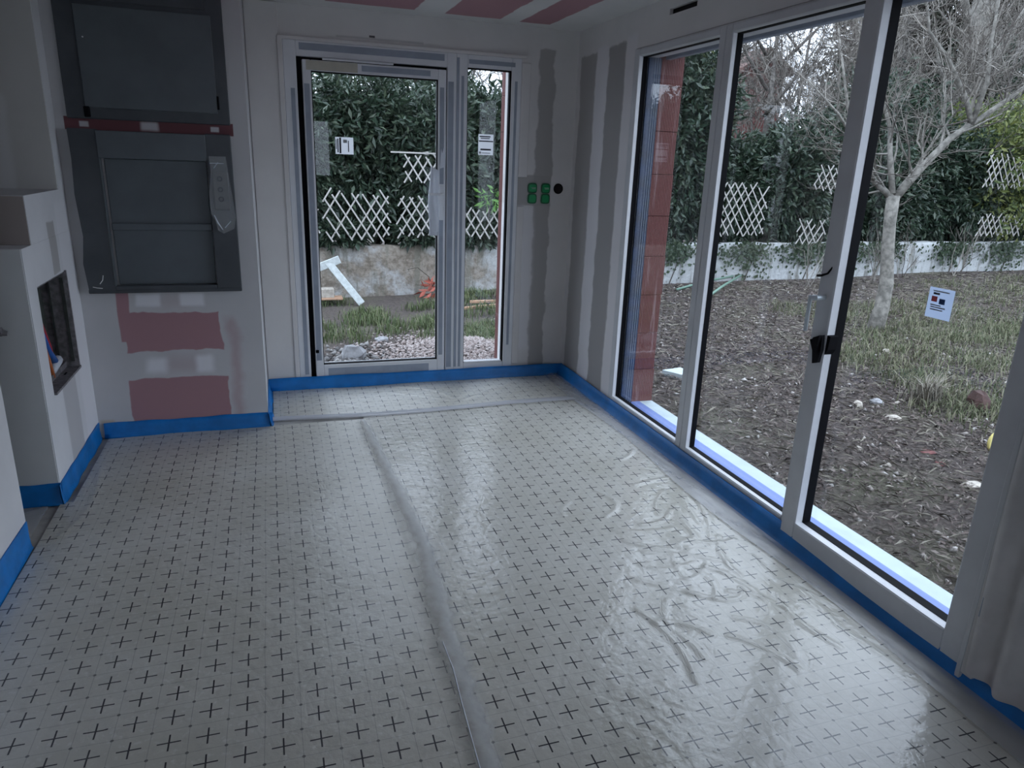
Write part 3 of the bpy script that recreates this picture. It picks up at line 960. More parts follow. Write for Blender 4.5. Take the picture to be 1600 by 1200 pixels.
obj('fold_edge', MB().tube([(0.465, 2.0, .0128), (0.468, 1.86, .0128), (0.458, 1.72, .0128), (0.445, 1.47, .0128), (0.44, 1.2, .0128)], .0016, 5), M_wrap, ov)


def strip_flat(name, pl, w, z, mat, parent=None, **props):
    V, Fq = [], []
    P_ = np.array(pl, float)
    for i, p in enumerate(P_):
        d = P_[min(i + 1, len(P_) - 1)] - P_[max(i - 1, 0)]
        d /= np.linalg.norm(d)
        n_ = np.array([-d[1], d[0]])
        for s in (-.5, .5):
            V.append((*(p + n_ * w * s), z + .0012))
    k = len(V)
    V += [(a, b_, c_ - .0012) for a, b_, c_ in V]
    for i in range(len(P_) - 1):
        a = 2 * i
        Fq.append((a, a + 1, a + 3, a + 2))
        Fq.append((a, a + 2, a + 2 + k, a + k))
        Fq.append((a + 1, a + 1 + k, a + 3 + k, a + 3))
    return np_mesh(name, V, Fq, mat, parent, **props)


strip_flat('joint_tape', [(-0.07, 4.345), (0.3, 4.315), (0.6, 4.295), (0.9, 4.305), (1.2, 4.325), (1.47, 4.345), (1.75, 4.345), (1.93, 4.34)], 0.075, 0.0115, M_tape,
           label='clear adhesive tape crossing the floor in front of the glazed door', category='tape')
for k, pl in enumerate(([(0.62, 4.20), (0.60, 4.36)], [(0.74, 4.22), (0.70, 4.38)])):
    pass


# ------------------------------------------------------------------ blue perimeter strip
def edge_strip(label, pts, inward, h=0.088, skirt=0.0, lean=1.0):
    """pts: floor polyline along the wall; inward: unit normal into the room; strip leans slightly and curls out at the foot."""
    e = root('perimeter_strip', label, 'foam strip', 'blue foam strips round the room')
    prof = [(0.006 + .022 * lean, 0.004), (0.006 + .013 * lean, 0.012), (0.006 + .008 * lean, 0.03), (0.006 + .004 * lean, 0.06), (0.006, h)]
    prof2 = [(p[0] - .005 if p[0] > .006 else .001, p[1]) for p in prof]
    P_ = np.array(pts, float)
    n_ = np.array(inward, float)
    seg = 24
    V, Fq = [], []
    rows = []
    for i in range(seg + 1):
        t = i / seg
        p = P_[0] + (P_[1] - P_[0]) * t
        wv = 0.003 * math.sin(11 * t + P_[0][0] * 7) + 0.002 * math.sin(29 * t)
        row = []
        for (a, zz_) in prof + prof2[::-1]:
            q = p + n_ * (a + (wv if zz_ < .07 else 0.0))
            row.append(len(V))
            V.append((q[0], q[1], zz_ + (wv * .7 if zz_ > .05 else 0)))
        rows.append(row)
    k = len(prof) * 2
    for i in range(seg):
        for j in range(k):
            Fq.append((rows[i][j], rows[i + 1][j], rows[i + 1][(j + 1) % k], rows[i][(j + 1) % k]))
    Fq.append(tuple(rows[0][j] for j in (0, 1, k - 2, k - 1)))
    Fq.append(tuple(rows[-1][j] for j in (k - 1, k - 2, 1, 0)))
    np_mesh('foam_band', V, [f_ for f_ in Fq], M_blue, e, True)
    if skirt:
        V, Fq = [], []
        ns = 8
        for i in range(81):
            t = i / 80
            p = P_[0] + (P_[1] - P_[0]) * t
            for j in range(ns + 1):
                s = j / ns
                q = p + n_ * (0.004 + .02 * lean + s * (skirt + .02 * math.sin(t * 19) * s))
                V.append((q[0], q[1], 0.006 * (1 - s) ** 2 + 0.0115 + 0.004 * math.sin(t * 60 + 5 * s) * s * (1 - s) * 4))
        for i in range(80):
            for j in range(ns):
                a = i * (ns + 1) + j
                Fq.append((a, a + 1, a + ns + 2, a + ns + 1))
        np_mesh('film_skirt', V, Fq, M_skirt, e, True, label='clear film skirt lying on the floor')
    return e


edge_strip('blue foam strip along the foot of the glazed door wall', [(-0.08, YB - .030), (2.075, YB - .030)], (0, -1))
edge_strip('blue foam strip along the foot of the large sliding window', [(XR - .014, YB - .045), (XR - .014, -0.4)], (-1, 0), 0.090, 0.10, 2.0)
edge_strip('blue foam strip below the pink board patches', [(-0.955, 4.26), (-0.06, 4.26)], (0, -1))
edge_strip('short blue foam strip round the corner right of the pink patches', [(-0.085, 4.235), (-0.085, YB - .04)], (1, 0))
edge_strip('blue foam strip along the foot of the white column with the niche', [(XL, 3.412), (XL, 4.25)], (1, 0), 0.10, 0.0, 0.5)
edge_strip('blue foam strip on the narrow front face of the white column', [(-1.6, 3.436), (-0.972, 3.436)], (0, -1), 0.105)
edge_strip('blue foam strip at the lower left edge of the picture', [(-1.005, -2.4), (-1.005, 3.03)], (1, 0), 0.125, 0.0, 0.5)

# ------------------------------------------------------------------ pipe niche, pipes, stub
ni = root('pipe_niche_box', 'dark open metal box set into the white column', 'box')
b = MB()
b.box(-1.098, -1.090, NY0 + .001, NY1 - .001, NZ0 + .001, NZ1 - .001)
obj('back_plate', b, M_niche, ni)
b = MB()
b.box(-1.090, -0.972, NY1 - .010, NY1 + .004, NZ0, NZ1 + .004).box(-1.090, -0.985, NY0 - .001, NY0 + .008, NZ0, NZ1)
b.box(-1.090, -0.985, NY0, NY1, NZ1 - .008, NZ1 + .001)
obj('side_walls', b, M_niche_trim, ni)
obj('inner_rail', MB().box(-1.06, -1.052, NY1 - .018, NY1 - .010, NZ0 + .02, NZ1 - .01).box(-1.005, -0.99, NY1 - .016, NY1 - .010, NZ0 + .03, NZ1 - .03), M_niche, ni)
obj('bottom_ledge', MB().box(-1.030, -0.968, NY0, NY1 + .004, NZ0 - .008, NZ0 + .004).box(-1.034, -1.028, NY0, NY1, NZ0, NZ0 + .03), M_niche_trim, ni)
obj('slot', MB().box(-1.008, -1.0, 3.86, 3.90, NZ0 + .004, NZ0 + .0055), M_black, ni)
pp = root('water_pipe', 'blue pipe ending in a clear bag inside the niche', 'pipe')
obj('pipe_tube', MB().tube([(-1.045, 3.66, 0.84), (-1.040, 3.735, 0.715), (-1.037, 3.785, 0.625), (-1.035, 3.85, 0.565)], .017, 10), M_pipe_blue, pp, True)
bg_ = MB()
bg_.tube([(-1.035, 3.80, 0.525), (-1.035, 3.85, 0.545), (-1.037, 3.91, 0.555), (-1.04, 3.955, 0.555)], [.014, .022, .024, .010], 9)
obj('clear_bag', bg_, M_wrap, pp, True)
rp = root('water_pipe', 'red pipe curving behind the blue one inside the niche', 'pipe')
obj('pipe_tube', MB().tube([(-1.068, 3.77, 0.86), (-1.066, 3.85, 0.72), (-1.066, 3.91, 0.62), (-1.066, 3.94, 0.50)], .014, 10), M_pipe_red, rp, True)
op = root('water_pipe', 'short orange pipe at the foot of the niche', 'pipe')
obj('pipe_tube', MB().tube([(-1.040, 3.735, 0.66), (-1.038, 3.765, 0.59), (-1.036, 3.79, 0.50)], .012, 10), M_pipe_orange, op, True)
sb = root('pipe_stub', 'dull metal pipe stub sticking out at the left edge', 'pipe')
obj('stub_tube', MB().tube([(-1.45, 3.405, 0.80), (-1.20, 3.40, 0.808), (-1.10, 3.40, 0.815)], [.012, .012, .012], 10).tube([(-1.45, 3.405, .8), (-1.45, 3.445, .8)], .012, 8), M_niche_trim, sb, True)
obj('stub_nut', MB().tube([(-1.108, 3.40, 0.815), (-1.085, 3.40, 0.817)], [.020, .020], 6), M_niche_trim, sb)
obj('stub_end', MB().tube([(-1.085, 3.40, 0.812), (-1.066, 3.40, 0.808)], [.014, .010], 8), M_niche_trim, sb)

# ------------------------------------------------------------------ grey cabinets on the left
YC = 4.26
up_c = root('metal_cabinet', 'upper grey metal wall cabinet above the pink strip', 'cabinet')
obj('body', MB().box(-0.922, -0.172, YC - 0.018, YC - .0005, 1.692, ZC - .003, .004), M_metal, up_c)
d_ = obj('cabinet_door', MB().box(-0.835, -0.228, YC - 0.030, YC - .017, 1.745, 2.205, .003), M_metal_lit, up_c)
obj('hinge', MB().tube([(-0.222, YC - .028, 1.765), (-0.222, YC - .028, 1.83)], .005, 8), M_black, d_)
obj('latch', MB().box(-0.842, -0.815, YC - 0.034, YC - .017, 1.70, 1.75, .003), M_black, up_c)
obj('paint_speck', MB().tube([(-0.805, YC - .031, 2.062), (-0.805, YC - .033, 2.062)], .004, 7), M_screw, d_)
obj('top_rail', MB().box(-0.85, -0.25, YC - .026, YC - .017, 2.225, 2.40, .003), M_metal, up_c)
lo_c = root('metal_cabinet', 'lower grey metal wall cabinet with a framed recessed door', 'cabinet')
b = MB()
b.prism([(-0.925, 0.842), (-0.800, 0.842), (-0.800, 1.645), (-0.925, 1.645), (-0.922, 1.50), (-0.930, 1.33), (-0.918, 1.12), (-0.935, 0.98)], YC - .045, YC - .0005, 'y')
b.box(-0.300, -0.176, YC - .045, YC - .0005, 0.842, 1.645, .003)
b.box(-0.800, -0.300, YC - .045, YC - .0005, 0.842, 0.862, .003)
obj('frame', b, M_metal, lo_c)
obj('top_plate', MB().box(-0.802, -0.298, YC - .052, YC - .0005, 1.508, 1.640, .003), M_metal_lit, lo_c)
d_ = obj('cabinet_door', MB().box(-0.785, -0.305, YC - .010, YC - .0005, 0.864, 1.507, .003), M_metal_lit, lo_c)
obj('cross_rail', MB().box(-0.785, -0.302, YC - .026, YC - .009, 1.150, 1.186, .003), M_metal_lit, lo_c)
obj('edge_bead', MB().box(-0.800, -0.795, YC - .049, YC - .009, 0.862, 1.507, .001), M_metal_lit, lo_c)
obj('lower_lip', MB().box(-0.93, -0.176, YC - .036, YC - .0005, 0.822, 0.843, .003), M_metal, lo_c)
scr = MB()
scr.tube([(-0.905, YC - 0.0470, 0.86), (-0.885, YC - 0.0480, 0.855), (-0.86, YC - 0.0470, 0.852)], .0022, 5).tube([(-0.87, YC - 0.0470, .875), (-0.855, YC - 0.0480, .895), (-.85, YC - 0.0470, .92)], .0022, 5)
obj('scratch_drip', scr, M_screw, lo_c)
pb = root('parts_bag', 'clear plastic bag with a small box taped to the lower cabinet', 'bag')
poly = [(-.288, 1.535), (-.205, 1.535), (-.198, 1.44), (-.186, 1.33), (-.178, 1.22), (-.190, 1.165), (-.222, 1.150), (-.245, 1.140), (-.272, 1.155), (-.282, 1.215), (-.298, 1.24), (-.302, 1.30), (-.296, 1.37), (-.288, 1.43), (-.284, 1.47)]
b = MB()
b.prism(poly, YC - 0.0610, YC - 0.0460, 'y')
obj('bag_film', b, M_bag, pb)
b = MB()
b.box(-.280, -.200, YC - 0.0595, YC - 0.0480, 1.26, 1.46, .006)
obj('small_box', b, simple('grey_plastic', (0.20, 0.20, 0.205), 0.5), pb)
for zz_ in (1.423, 1.368, 1.318):
    t_ = MB()
    n_ = 14
    t_.tube([(-.242 + .011 * math.cos(a), YC - 0.0625, zz_ + .011 * math.sin(a)) for a in np.linspace(0, 2 * math.pi, n_)], .0022, 5)
    obj('port_ring', t_, M_metal, pb)
for pl_, rd_ in (([(-.284, YC - 0.0630, 1.235), (-.268, YC - 0.0650, 1.195), (-.246, YC - 0.0640, 1.158)], [.002, .004, .002]),
                 ([(-.236, YC - 0.0630, 1.17), (-.205, YC - 0.0640, 1.205)], .002), ([(-.285, YC - 0.0630, 1.50), (-.215, YC - 0.0630, 1.50)], .002),
                 ([(-.268, YC - 0.0630, 1.475), (-.245, YC - 0.0630, 1.505)], .002)):
    obj('bag_crease', MB().tube(pl_, rd_, 5), M_wrap, pb)

# ------------------------------------------------------------------ green electrical boxes, black outlet
for k, (xc, lab_) in enumerate(((1.782, 'green double wiring box nearer the door'), (1.882, 'green double wiring box nearer the black round hole'))):
    e = root('wiring_box', lab_, 'electrical box', 'green wiring boxes')
    for zc, mt_ in ((1.388, M_green_dark), (1.316, M_green)):
        rim = []
        for a in np.linspace(0, 2 * math.pi, 25)[:-1]:
            c_, s_ = math.cos(a), math.sin(a)
            k_ = 0.034 / (abs(c_) ** 4 + abs(s_) ** 4) ** 0.25
            rim.append((xc + k_ * c_, zc + k_ * 1.03 * s_))
        bx_ = MB()
        bx_.prism(rim, YB - .008, YB - .0005, 'y')
        o_ = obj('box_rim', bx_, M_green_dark, e)
        inner = [(xc + (p[0] - xc) * .74, zc + (p[1] - zc) * .74) for p in rim]
        bx_ = MB()
        bx_.prism(inner, YB - .012, YB - .007, 'y')
        obj('box_lid', bx_, M_green, o_)
        if zc > 1.35:
            obj('lettering', MB().box(xc - .012, xc + .022, YB - .0128, YB - .0118, zc + .002, zc + .0045).box(xc - .008, xc + .022, YB - .0128, YB - .0118, zc - .005, zc - .0025), M_paper, o_)
e = root('cable_hole', 'round black cable outlet beside the green boxes', 'outlet')
n_ = 24
ring = [(1.98 + .033 * math.cos(a), 1.388 + .033 * math.sin(a)) for a in np.linspace(0, 2 * math.pi, n_ + 1)[:-1]]
obj('outlet_rim', MB().tube([(1.98 + .033 * math.cos(a), YB - .003, 1.388 + .033 * math.sin(a)) for a in np.linspace(0, 2 * math.pi, n_ + 1)], .0035, 6, caps=False), M_black, e)
obj('outlet_core', MB().prism(ring, YB - .003, YB - .0005, 'y'), M_hole, e)

# ================================================================== garden
def gz(x, y):
    return -0.20 + 0.018 * x + 0.02 * np.sin(x * 1.3 + y * .7) * np.cos(y * 1.1 - x * .4)


# ground
M_ground, nt, bs = new_mat('garden_soil')
v, x, y, z = coords(nt)
n1 = noise_n(nt, v, 1.1, 5)
n2 = noise_n(nt, v, 30.0, 6, 0.7)
n3 = noise_n(nt, v, 90.0, 4, 0.7)
c = mixc(nt, smooth(nt, n2, 0.35, 0.7), (0.042, 0.032, 0.029), (0.12, 0.096, 0.085))
c = mixc(nt, math_n(nt, 'MULTIPLY', smooth(nt, n3, 0.60, 0.72), 0.6), c, (0.19, 0.175, 0.165))
c = mixc(nt, math_n(nt, 'MULTIPLY', smooth(nt, n1, 0.5, 0.7), 0.5), c, (0.10, 0.105, 0.055))
nt.links.new(c, bs.inputs['Base Color'])
bs.inputs['Roughness'].default_value = 0.95
bump(nt, bs, n2, 0.8, 0.04)
gx, gy = np.meshgrid(np.linspace(-14, 26, 121), np.linspace(-10, 34, 133))
gZ = gz(gx, gy) - 0.0
inside = (gx > -2.5) & (gx < 2.3) & (gy > -2.8) & (gy < 5.3)
gZ = np.where(inside, -0.35, gZ)
ii = np.arange(gx.size).reshape(gx.shape)
q = np.stack([ii[:-1, :-1], ii[:-1, 1:], ii[1:, 1:], ii[1:, :-1]], -1).reshape(-1, 4)
np_mesh('ground', np.stack([gx, gy, gZ], -1).reshape(-1, 3), q, M_ground, None, True, kind='structure', label='brown garden soil outside the house', category='ground')

# garden wall
M_gwall, nt, bs = new_mat('stained_render')
v, x, y, z = coords(nt)
n1 = noise_n(nt, v, 2.2, 6, 0.65)
n2 = noise_n(nt, v, 14.0, 5, 0.65)
mps = N(nt, 'ShaderNodeMapping')
mps.inputs['Scale'].default_value = (7, 7, 1.2)
nt.links.new(v, mps.inputs[0])
n4 = noise_n(nt, mps.outputs[0], 1.0, 5, 0.6)
whiteness = math_n(nt, 'ADD', math_n(nt, 'MULTIPLY', smooth(nt, x, 2.0, 5.0), 0.62), math_n(nt, 'MULTIPLY', n1, 0.75))
c = mixc(nt, smooth(nt, n2, 0.35, 0.65), (0.15, 0.125, 0.10), (0.29, 0.255, 0.215))
c = mixc(nt, smooth(nt, whiteness, 0.36, 0.52), c, (0.42, 0.435, 0.44))
c = mixc(nt, math_n(nt, 'MULTIPLY', smooth(nt, n4, 0.50, 0.64), 0.7), c, (0.14, 0.135, 0.11))
c = mixc(nt, math_n(nt, 'MULTIPLY', smooth(nt, n2, 0.60, 0.70), 0.6), c, (0.09, 0.085, 0.07))
nt.links.new(c, bs.inputs['Base Color'])
bs.inputs['Roughness'].default_value = 0.95
bump(nt, bs, n2, 0.7, 0.03)
nx_ = 160
V, Fq = [], []
xs = np.linspace(-8, 22, nx_ + 1)
prof = [(9.40, -0.6), (9.40, 0.10), (9.405, 0.25), (9.40, 0.43), (9.42, 0.46), (9.58, 0.46), (9.6, 0.43), (9.6, -0.6)]
for i, xx in enumerate(xs):
    for j, (yy, z_) in enumerate(prof):
        V.append((xx, yy + rng.uniform(-.008, .008), z_ + (0.005 * xx if z_ > 0 else 0) + (rng.uniform(-.012, .012) if z_ > .2 else 0)))
k = len(prof)
for i in range(nx_):
    for j in range(k - 1):
        Fq.append((i * k + j, (i + 1) * k + j, (i + 1) * k + j + 1, i * k + j + 1))
np_mesh('wall_garden', V, Fq, M_gwall, None, False, kind='structure', label='low stained rendered wall at the end of the garden', category='wall')

# ---- foliage
M_leaf = island('laurel_leaf', [(0.012, 0.024, 0.016), (0.022, 0.042, 0.026), (0.040, 0.068, 0.040), (0.026, 0.050, 0.032), (0.075, 0.10, 0.062), (0.030, 0.050, 0.034)], 0.40, 0.5, 0.15)
M_leaf_light = island('yellowgreen_leaf', [(0.040, 0.065, 0.020), (0.11, 0.15, 0.045), (0.22, 0.24, 0.07), (0.07, 0.10, 0.035)], 0.5, 0.4, 0.25)
M_leaf_bright = island('bright_leaf', [(0.10, 0.24, 0.05), (0.18, 0.36, 0.09)], 0.5, 0.4, 0.3)
M_ivy = island('ivy_leaf', [(0.012, 0.026, 0.012), (0.028, 0.052, 0.024), (0.06, 0.08, 0.045)], 0.55, 0.4, 0.1)
M_bark = simple('grey_bark', (0.12, 0.11, 0.10), 0.9, var=0.45, vscale=22, bmp=0.6, bscale=40)
M_bark_pale = simple('pale_bark', (0.19, 0.18, 0.16), 0.9, var=0.40, vscale=18, bmp=0.6, bscale=45)
M_twig = island('twig_bark', [(0.045, 0.038, 0.034), (0.11, 0.098, 0.086), (0.30, 0.28, 0.25), (0.075, 0.066, 0.06), (0.20, 0.18, 0.155)], 0.9, 0.2)
M_stem = simple('dark_stem', (0.06, 0.05, 0.04), 0.9, var=0.3)


def leaf_cloud(name, centre, radii, n, size, mat, parent, shell=0.5, droop=0.35, **props):
    """n folded four-point leaves spread through a lumpy ellipsoid."""
    c = np.array(centre)
    d = rng.normal(size=(n, 3))
    d /= np.linalg.norm(d, axis=1)[:, None]
    # boxier than an ellipsoid, like a clipped hedge
    d = np.sign(d) * np.abs(d) ** 0.75
    lump = 1 + 0.16 * np.sin(d[:, 0] * 7 + centre[0] * 3) * np.cos(d[:, 2] * 8 + centre[0]) + 0.10 * np.sin(d[:, 1] * 13 + d[:, 2] * 11)
    rr = (shell + (1 - shell) * rng.random(n) ** 0.6) * lump
    rr = np.where(rng.random(n) < 0.25, rr * rng.random(n), rr)
    P_ = c + d * rr[:, None] * np.array(radii)
    ax = d * 0.7 + rng.normal(size=(n, 3)) * 0.7
    ax[:, 2] -= droop
    ax /= np.linalg.norm(ax, axis=1)[:, None]
    s = np.cross(ax, rng.normal(size=(n, 3)))
    s /= np.linalg.norm(s, axis=1)[:, None]
    nn = np.cross(ax, s)
    L = size * (0.6 + 0.8 * rng.random(n))[:, None]
    W = L * 0.165
    p0 = P_
    p1 = P_ + ax * L * 0.45 + s * W + nn * W * 0.35
    p2 = P_ + ax * L - nn * L * 0.10
    p3 = P_ + ax * L * 0.45 - s * W + nn * W * 0.35
    V = np.stack([p0, p1, p2, p3], 1).reshape(-1, 3)
    b_ = np.arange(n) * 4
    T = np.concatenate([np.stack([b_, b_ + 1, b_ + 2], 1), np.stack([b_, b_ + 2, b_ + 3], 1)])
    return np_mesh(name, V, T, mat, parent, kind='stuff', **props)


# hedge: (x, top, half width)
tops = {0: 2.55, 1: 2.75, 2: 2.5}
hx = np.arange(-2.6, 16.9, 0.95)
for i, x_ in enumerate(hx):
    if x_ < 3.3:
        top = 2.52 + 0.14 * math.sin(i * 2.1)
    elif x_ < 6.3:
        top = 3.25 + 0.15 * math.sin(i * 1.7)
    else:
        top = 2.25 + 0.25 * math.sin(i * 2.3)
    tall = 4.3 < x_ < 6.3
    lbl = 'taller leafy shrub in the hedge beside the red block pillar' if tall else 'dark evergreen shrub in the hedge above the garden wall'
    e = root('hedge_shrub', lbl, 'shrub', 'tall hedge shrubs' if tall else 'dark hedge shrubs')
    yc = 9.98 + 0.10 * math.sin(i * 3.3)
    zb = 0.42
    leaf_cloud('foliage', (x_, yc, (top + zb) / 2), (0.66, 0.52, (top - zb) / 2), 14000, 0.115, M_leaf, e)
    sb_ = MB()
    for k in range(3):
        px_ = x_ + rng.uniform(-.3, .3)
        sb_.tube([(px_, yc + .1, -.15), (px_ + rng.uniform(-.15, .15), yc, 1.0), (px_ + rng.uniform(-.3, .3), yc, top - .3)], [.03, .022, .008], 6)
    obj('stem', sb_, M_stem, e)
for x_, top in ((1.9, 0.62), (2.6, 0.60), (0.8, 0.60), (3.1, 0.66)):
    e = root('overhanging_bush', 'low dark bush overhanging the garden wall under the trellis', 'shrub', 'low bushes on the wall')
    leaf_cloud('foliage', (x_, 9.48, top), (0.42, 0.16, 0.14), 1300, 0.10, M_leaf, e)
    obj('stem', MB().tube([(x_, 9.65, 0.3), (x_, 9.6, top)], .012, 6), M_stem, e)
e = root('young_plant', 'bright green young plant above the trellis seen in the side light', 'plant')
leaf_cloud('foliage', (2.74, 9.22, 1.10), (0.15, 0.10, 0.11), 60, 0.105, M_leaf_bright, e)
obj('stem', MB().tube([(2.72, 9.45, 0.46), (2.73, 9.30, 0.8), (2.74, 9.22, 1.1)], .008, 6), M_stem, e)
for k, (x_, w_, zlow) in enumerate(((5.6, 0.35, .15), (6.9, .5, .05), (8.0, .35, .2), (9.4, .5, .1), (11.0, .4, .2), (12.2, .5, .0), (13.6, .6, .1))):
    e = root('ivy', 'dark ivy hanging over the pale garden wall', 'ivy', 'ivy on the garden wall')
    n_ = 460
    P_ = np.stack([x_ + rng.normal(0, w_ * .6, n_), 9.385 - rng.random(n_) * .04, .50 - np.abs(rng.normal(0, .22, n_)) * (1 if zlow < .1 else .7)], 1)
    P_[:, 2] = np.maximum(P_[:, 2], -0.02)
    L = 0.035 + .035 * rng.random(n_)
    a = rng.random(n_) * 6.28
    u_ = np.stack([np.cos(a), -.3 * np.ones(n_), np.sin(a)], 1) * L[:, None]
    w__ = np.stack([-np.sin(a), .2 * np.ones(n_), np.cos(a)], 1) * L[:, None] * .8
    V = np.stack([P_, P_ + u_ * .5 + w__ * .5, P_ + u_, P_ + u_ * .5 - w__ * .5], 1).reshape(-1, 3)
    b_ = np.arange(n_) * 4
    np_mesh('ivy_leaves', V, np.concatenate([np.stack([b_, b_ + 1, b_ + 2], 1), np.stack([b_, b_ + 2, b_ + 3], 1)]), M_ivy, e, kind='stuff')
    obj('ivy_stem', MB().tube([(x_, 9.39, -.1), (x_ + .1, 9.385, .2), (x_ - .05, 9.39, .5)], .008, 5), M_stem, e)

# ---- trellis panels
M_slat = simple('white_trellis_wood', (0.40, 0.385, 0.365), 0.8, var=0.15, vscale=12)
_slat_cache = {}


def slat_mesh(L):
    k = round(L, 3)
    if k not in _slat_cache:
        _slat_cache[k] = MB().box(-L / 2, L / 2, -.005, .005, -.0095, .0095, .002).mesh('slat', M_slat)
    return _slat_cache[k]


def trellis(label, x0, x1, z0, z1, y=9.28, step=0.125, slope=1.55, broken=0.0, fulc=0.0):
    e = root('trellis', label, 'trellis', 'white trellis panels')
    h = z1 - z0
    run = h / slope
    ang = math.atan(slope)
    for s in (1, -1):
        x_ = x0 - run
        while x_ < x1:
            t0, t1 = 0.0, 1.0
            # clip the slat to x0..x1
            xa, xb = (x_, x_ + run) if s > 0 else (x_ + run, x_)
            lo, hi = x0, x1
            dx = xb - xa
            ta, tb = (lo - xa) / dx, (hi - xa) / dx
            ta, tb = min(ta, tb), max(ta, tb)
            t0, t1 = max(0, ta), min(1, tb)
            t0 += rng.random() * .25 * broken
            t1 -= rng.random() * .35 * broken
            if t1 - t0 > 0.12 and rng.random() > 0.15 * broken:
                L = round((t1 - t0) * math.hypot(run, h) / 0.05) * 0.05
                if L > 0.08:
                    tm = (t0 + t1) / 2
                    o = link('slat', slat_mesh(L), e)
                    o.location = (xa + dx * tm, y + (0.007 if s > 0 else -0.007), z0 + h * tm)
                    o.rotation_euler = (0, -ang if s > 0 else ang, 0)
            x_ += step
    return e


trellis('white trellis panel seen through the left half of the glazed door', 0.60, 1.45, 0.52, 1.18, broken=0.4)
trellis('white trellis panel seen beside the door handle', 1.52, 2.18, 0.56, 1.14, broken=0.4)
trellis('white trellis panel seen through the narrow side light', 2.38, 2.95, 0.56, 0.98, broken=0.4)
trellis('fragment of white trellis at the left edge of the door pane', 0.20, 0.58, 0.62, 0.95, broken=1.0)
trellis('upper scrap of white trellis near the top of the door handle', 1.60, 2.25, 1.25, 1.62, broken=0.5)
trellis('white trellis panel in the hedge behind the middle window pane', 6.20, 7.05, 0.58, 1.40, y=9.25, broken=0.35)
trellis('small white trellis scrap low in the hedge left of the sash handle', 7.65, 8.20, 0.50, 0.88, y=9.25, broken=0.8)
trellis('white trellis scrap high in the hedge left of the sliding sash', 7.80, 8.45, 1.25, 1.72, y=9.25, broken=0.9)
trellis('white trellis panel low at the far right of the hedge', 11.3, 12.7, 0.62, 1.02, y=9.25, broken=0.5)
trellis('white trellis panel high at the far right of the hedge', 11.2, 12.7, 1.40, 1.98, y=9.25, broken=0.5)
wr = root('trellis_rail', 'thin white rail across the hedge near the door handle', 'rail')
obj('rail_bar', MB().box(1.45, 2.40, 9.262, 9.274, 1.612, 1.630), M_slat, wr)
obj('rail_bracket', MB().box(1.90, 1.925, 9.276, 9.62, 1.60, 1.64), M_slat, wr)


# ---- bare trees
def grow(mb_b, mb_t, p, d, length, r, depth, rs, maxd, spread=0.55, upb=0.12, rmin=.0028):
    seg = 3 if depth < maxd else 2
    pts, rad = [p], [r]
    q, dd = p, d
    for i in range(seg):
        dd = (dd + Vector((rs.gauss(0, .22), rs.gauss(0, .22), rs.gauss(0, .18) + upb))).normalized()
        q = q + dd * (length / seg)
        pts.append(q)
        rad.append(r * (1 - 0.45 * (i + 1) / seg))
    tgt = mb_b if r > 0.012 else mb_t
    tgt.tube(pts, rad, 6 if r > .02 else (4 if r > .006 else 3), caps=False)
    if depth >= maxd:
        return
    nb = rs.choice((2, 3, 3, 4))
    for k in range(nb):
        i = rs.randint(1, seg)
        base = pts[i]
        dr = (dd + Vector((rs.gauss(0, spread), rs.gauss(0, spread), rs.gauss(0.05, spread)))).normalized()
        grow(mb_b, mb_t, base, dr, length * rs.uniform(.55, .85), max(rad[i] * rs.uniform(.5, .75), rmin), depth + 1, rs, maxd, spread, upb, rmin)


def limb_tree(name, label, trunk, trad, limbs, seed, maxd=4, bark=None, tw=1.0, group=None, spread=.55, rmin=.0028, per=2):
    e = root(name, label, 'tree', group)
    rs = random.Random(seed)
    tb = MB()
    tb.tube(trunk, trad, 10)
    obj('trunk', tb, bark or M_bark_pale, e, True)
    twm = MB()
    for pts, r_a, r_b in limbs:
        lb = MB()
        n_ = len(pts)
        rad = [r_a + (r_b - r_a) * i / (n_ - 1) for i in range(n_)]
        lb.tube(pts, rad, 8)
        for i in range(1, n_):
            for k in range(per):
                t_ = rs.random()
                p_ = Vector(pts[i - 1]).lerp(Vector(pts[i]), t_)
                dd = (Vector(pts[i]) - Vector(pts[i - 1])).normalized()
                dr = (dd * .6 + Vector((rs.gauss(0, .7), rs.gauss(0, .6), rs.gauss(.1, .6)))).normalized()
                grow(lb, twm, p_, dr, rs.uniform(.35, .75) * tw, max(.006, rad[i] * .45), 1, rs, maxd, spread, .12, rmin)
        obj('branch', lb, bark or M_bark_pale, e, True)
    obj('twigs', twm, M_twig, e, kind='stuff')
    return e


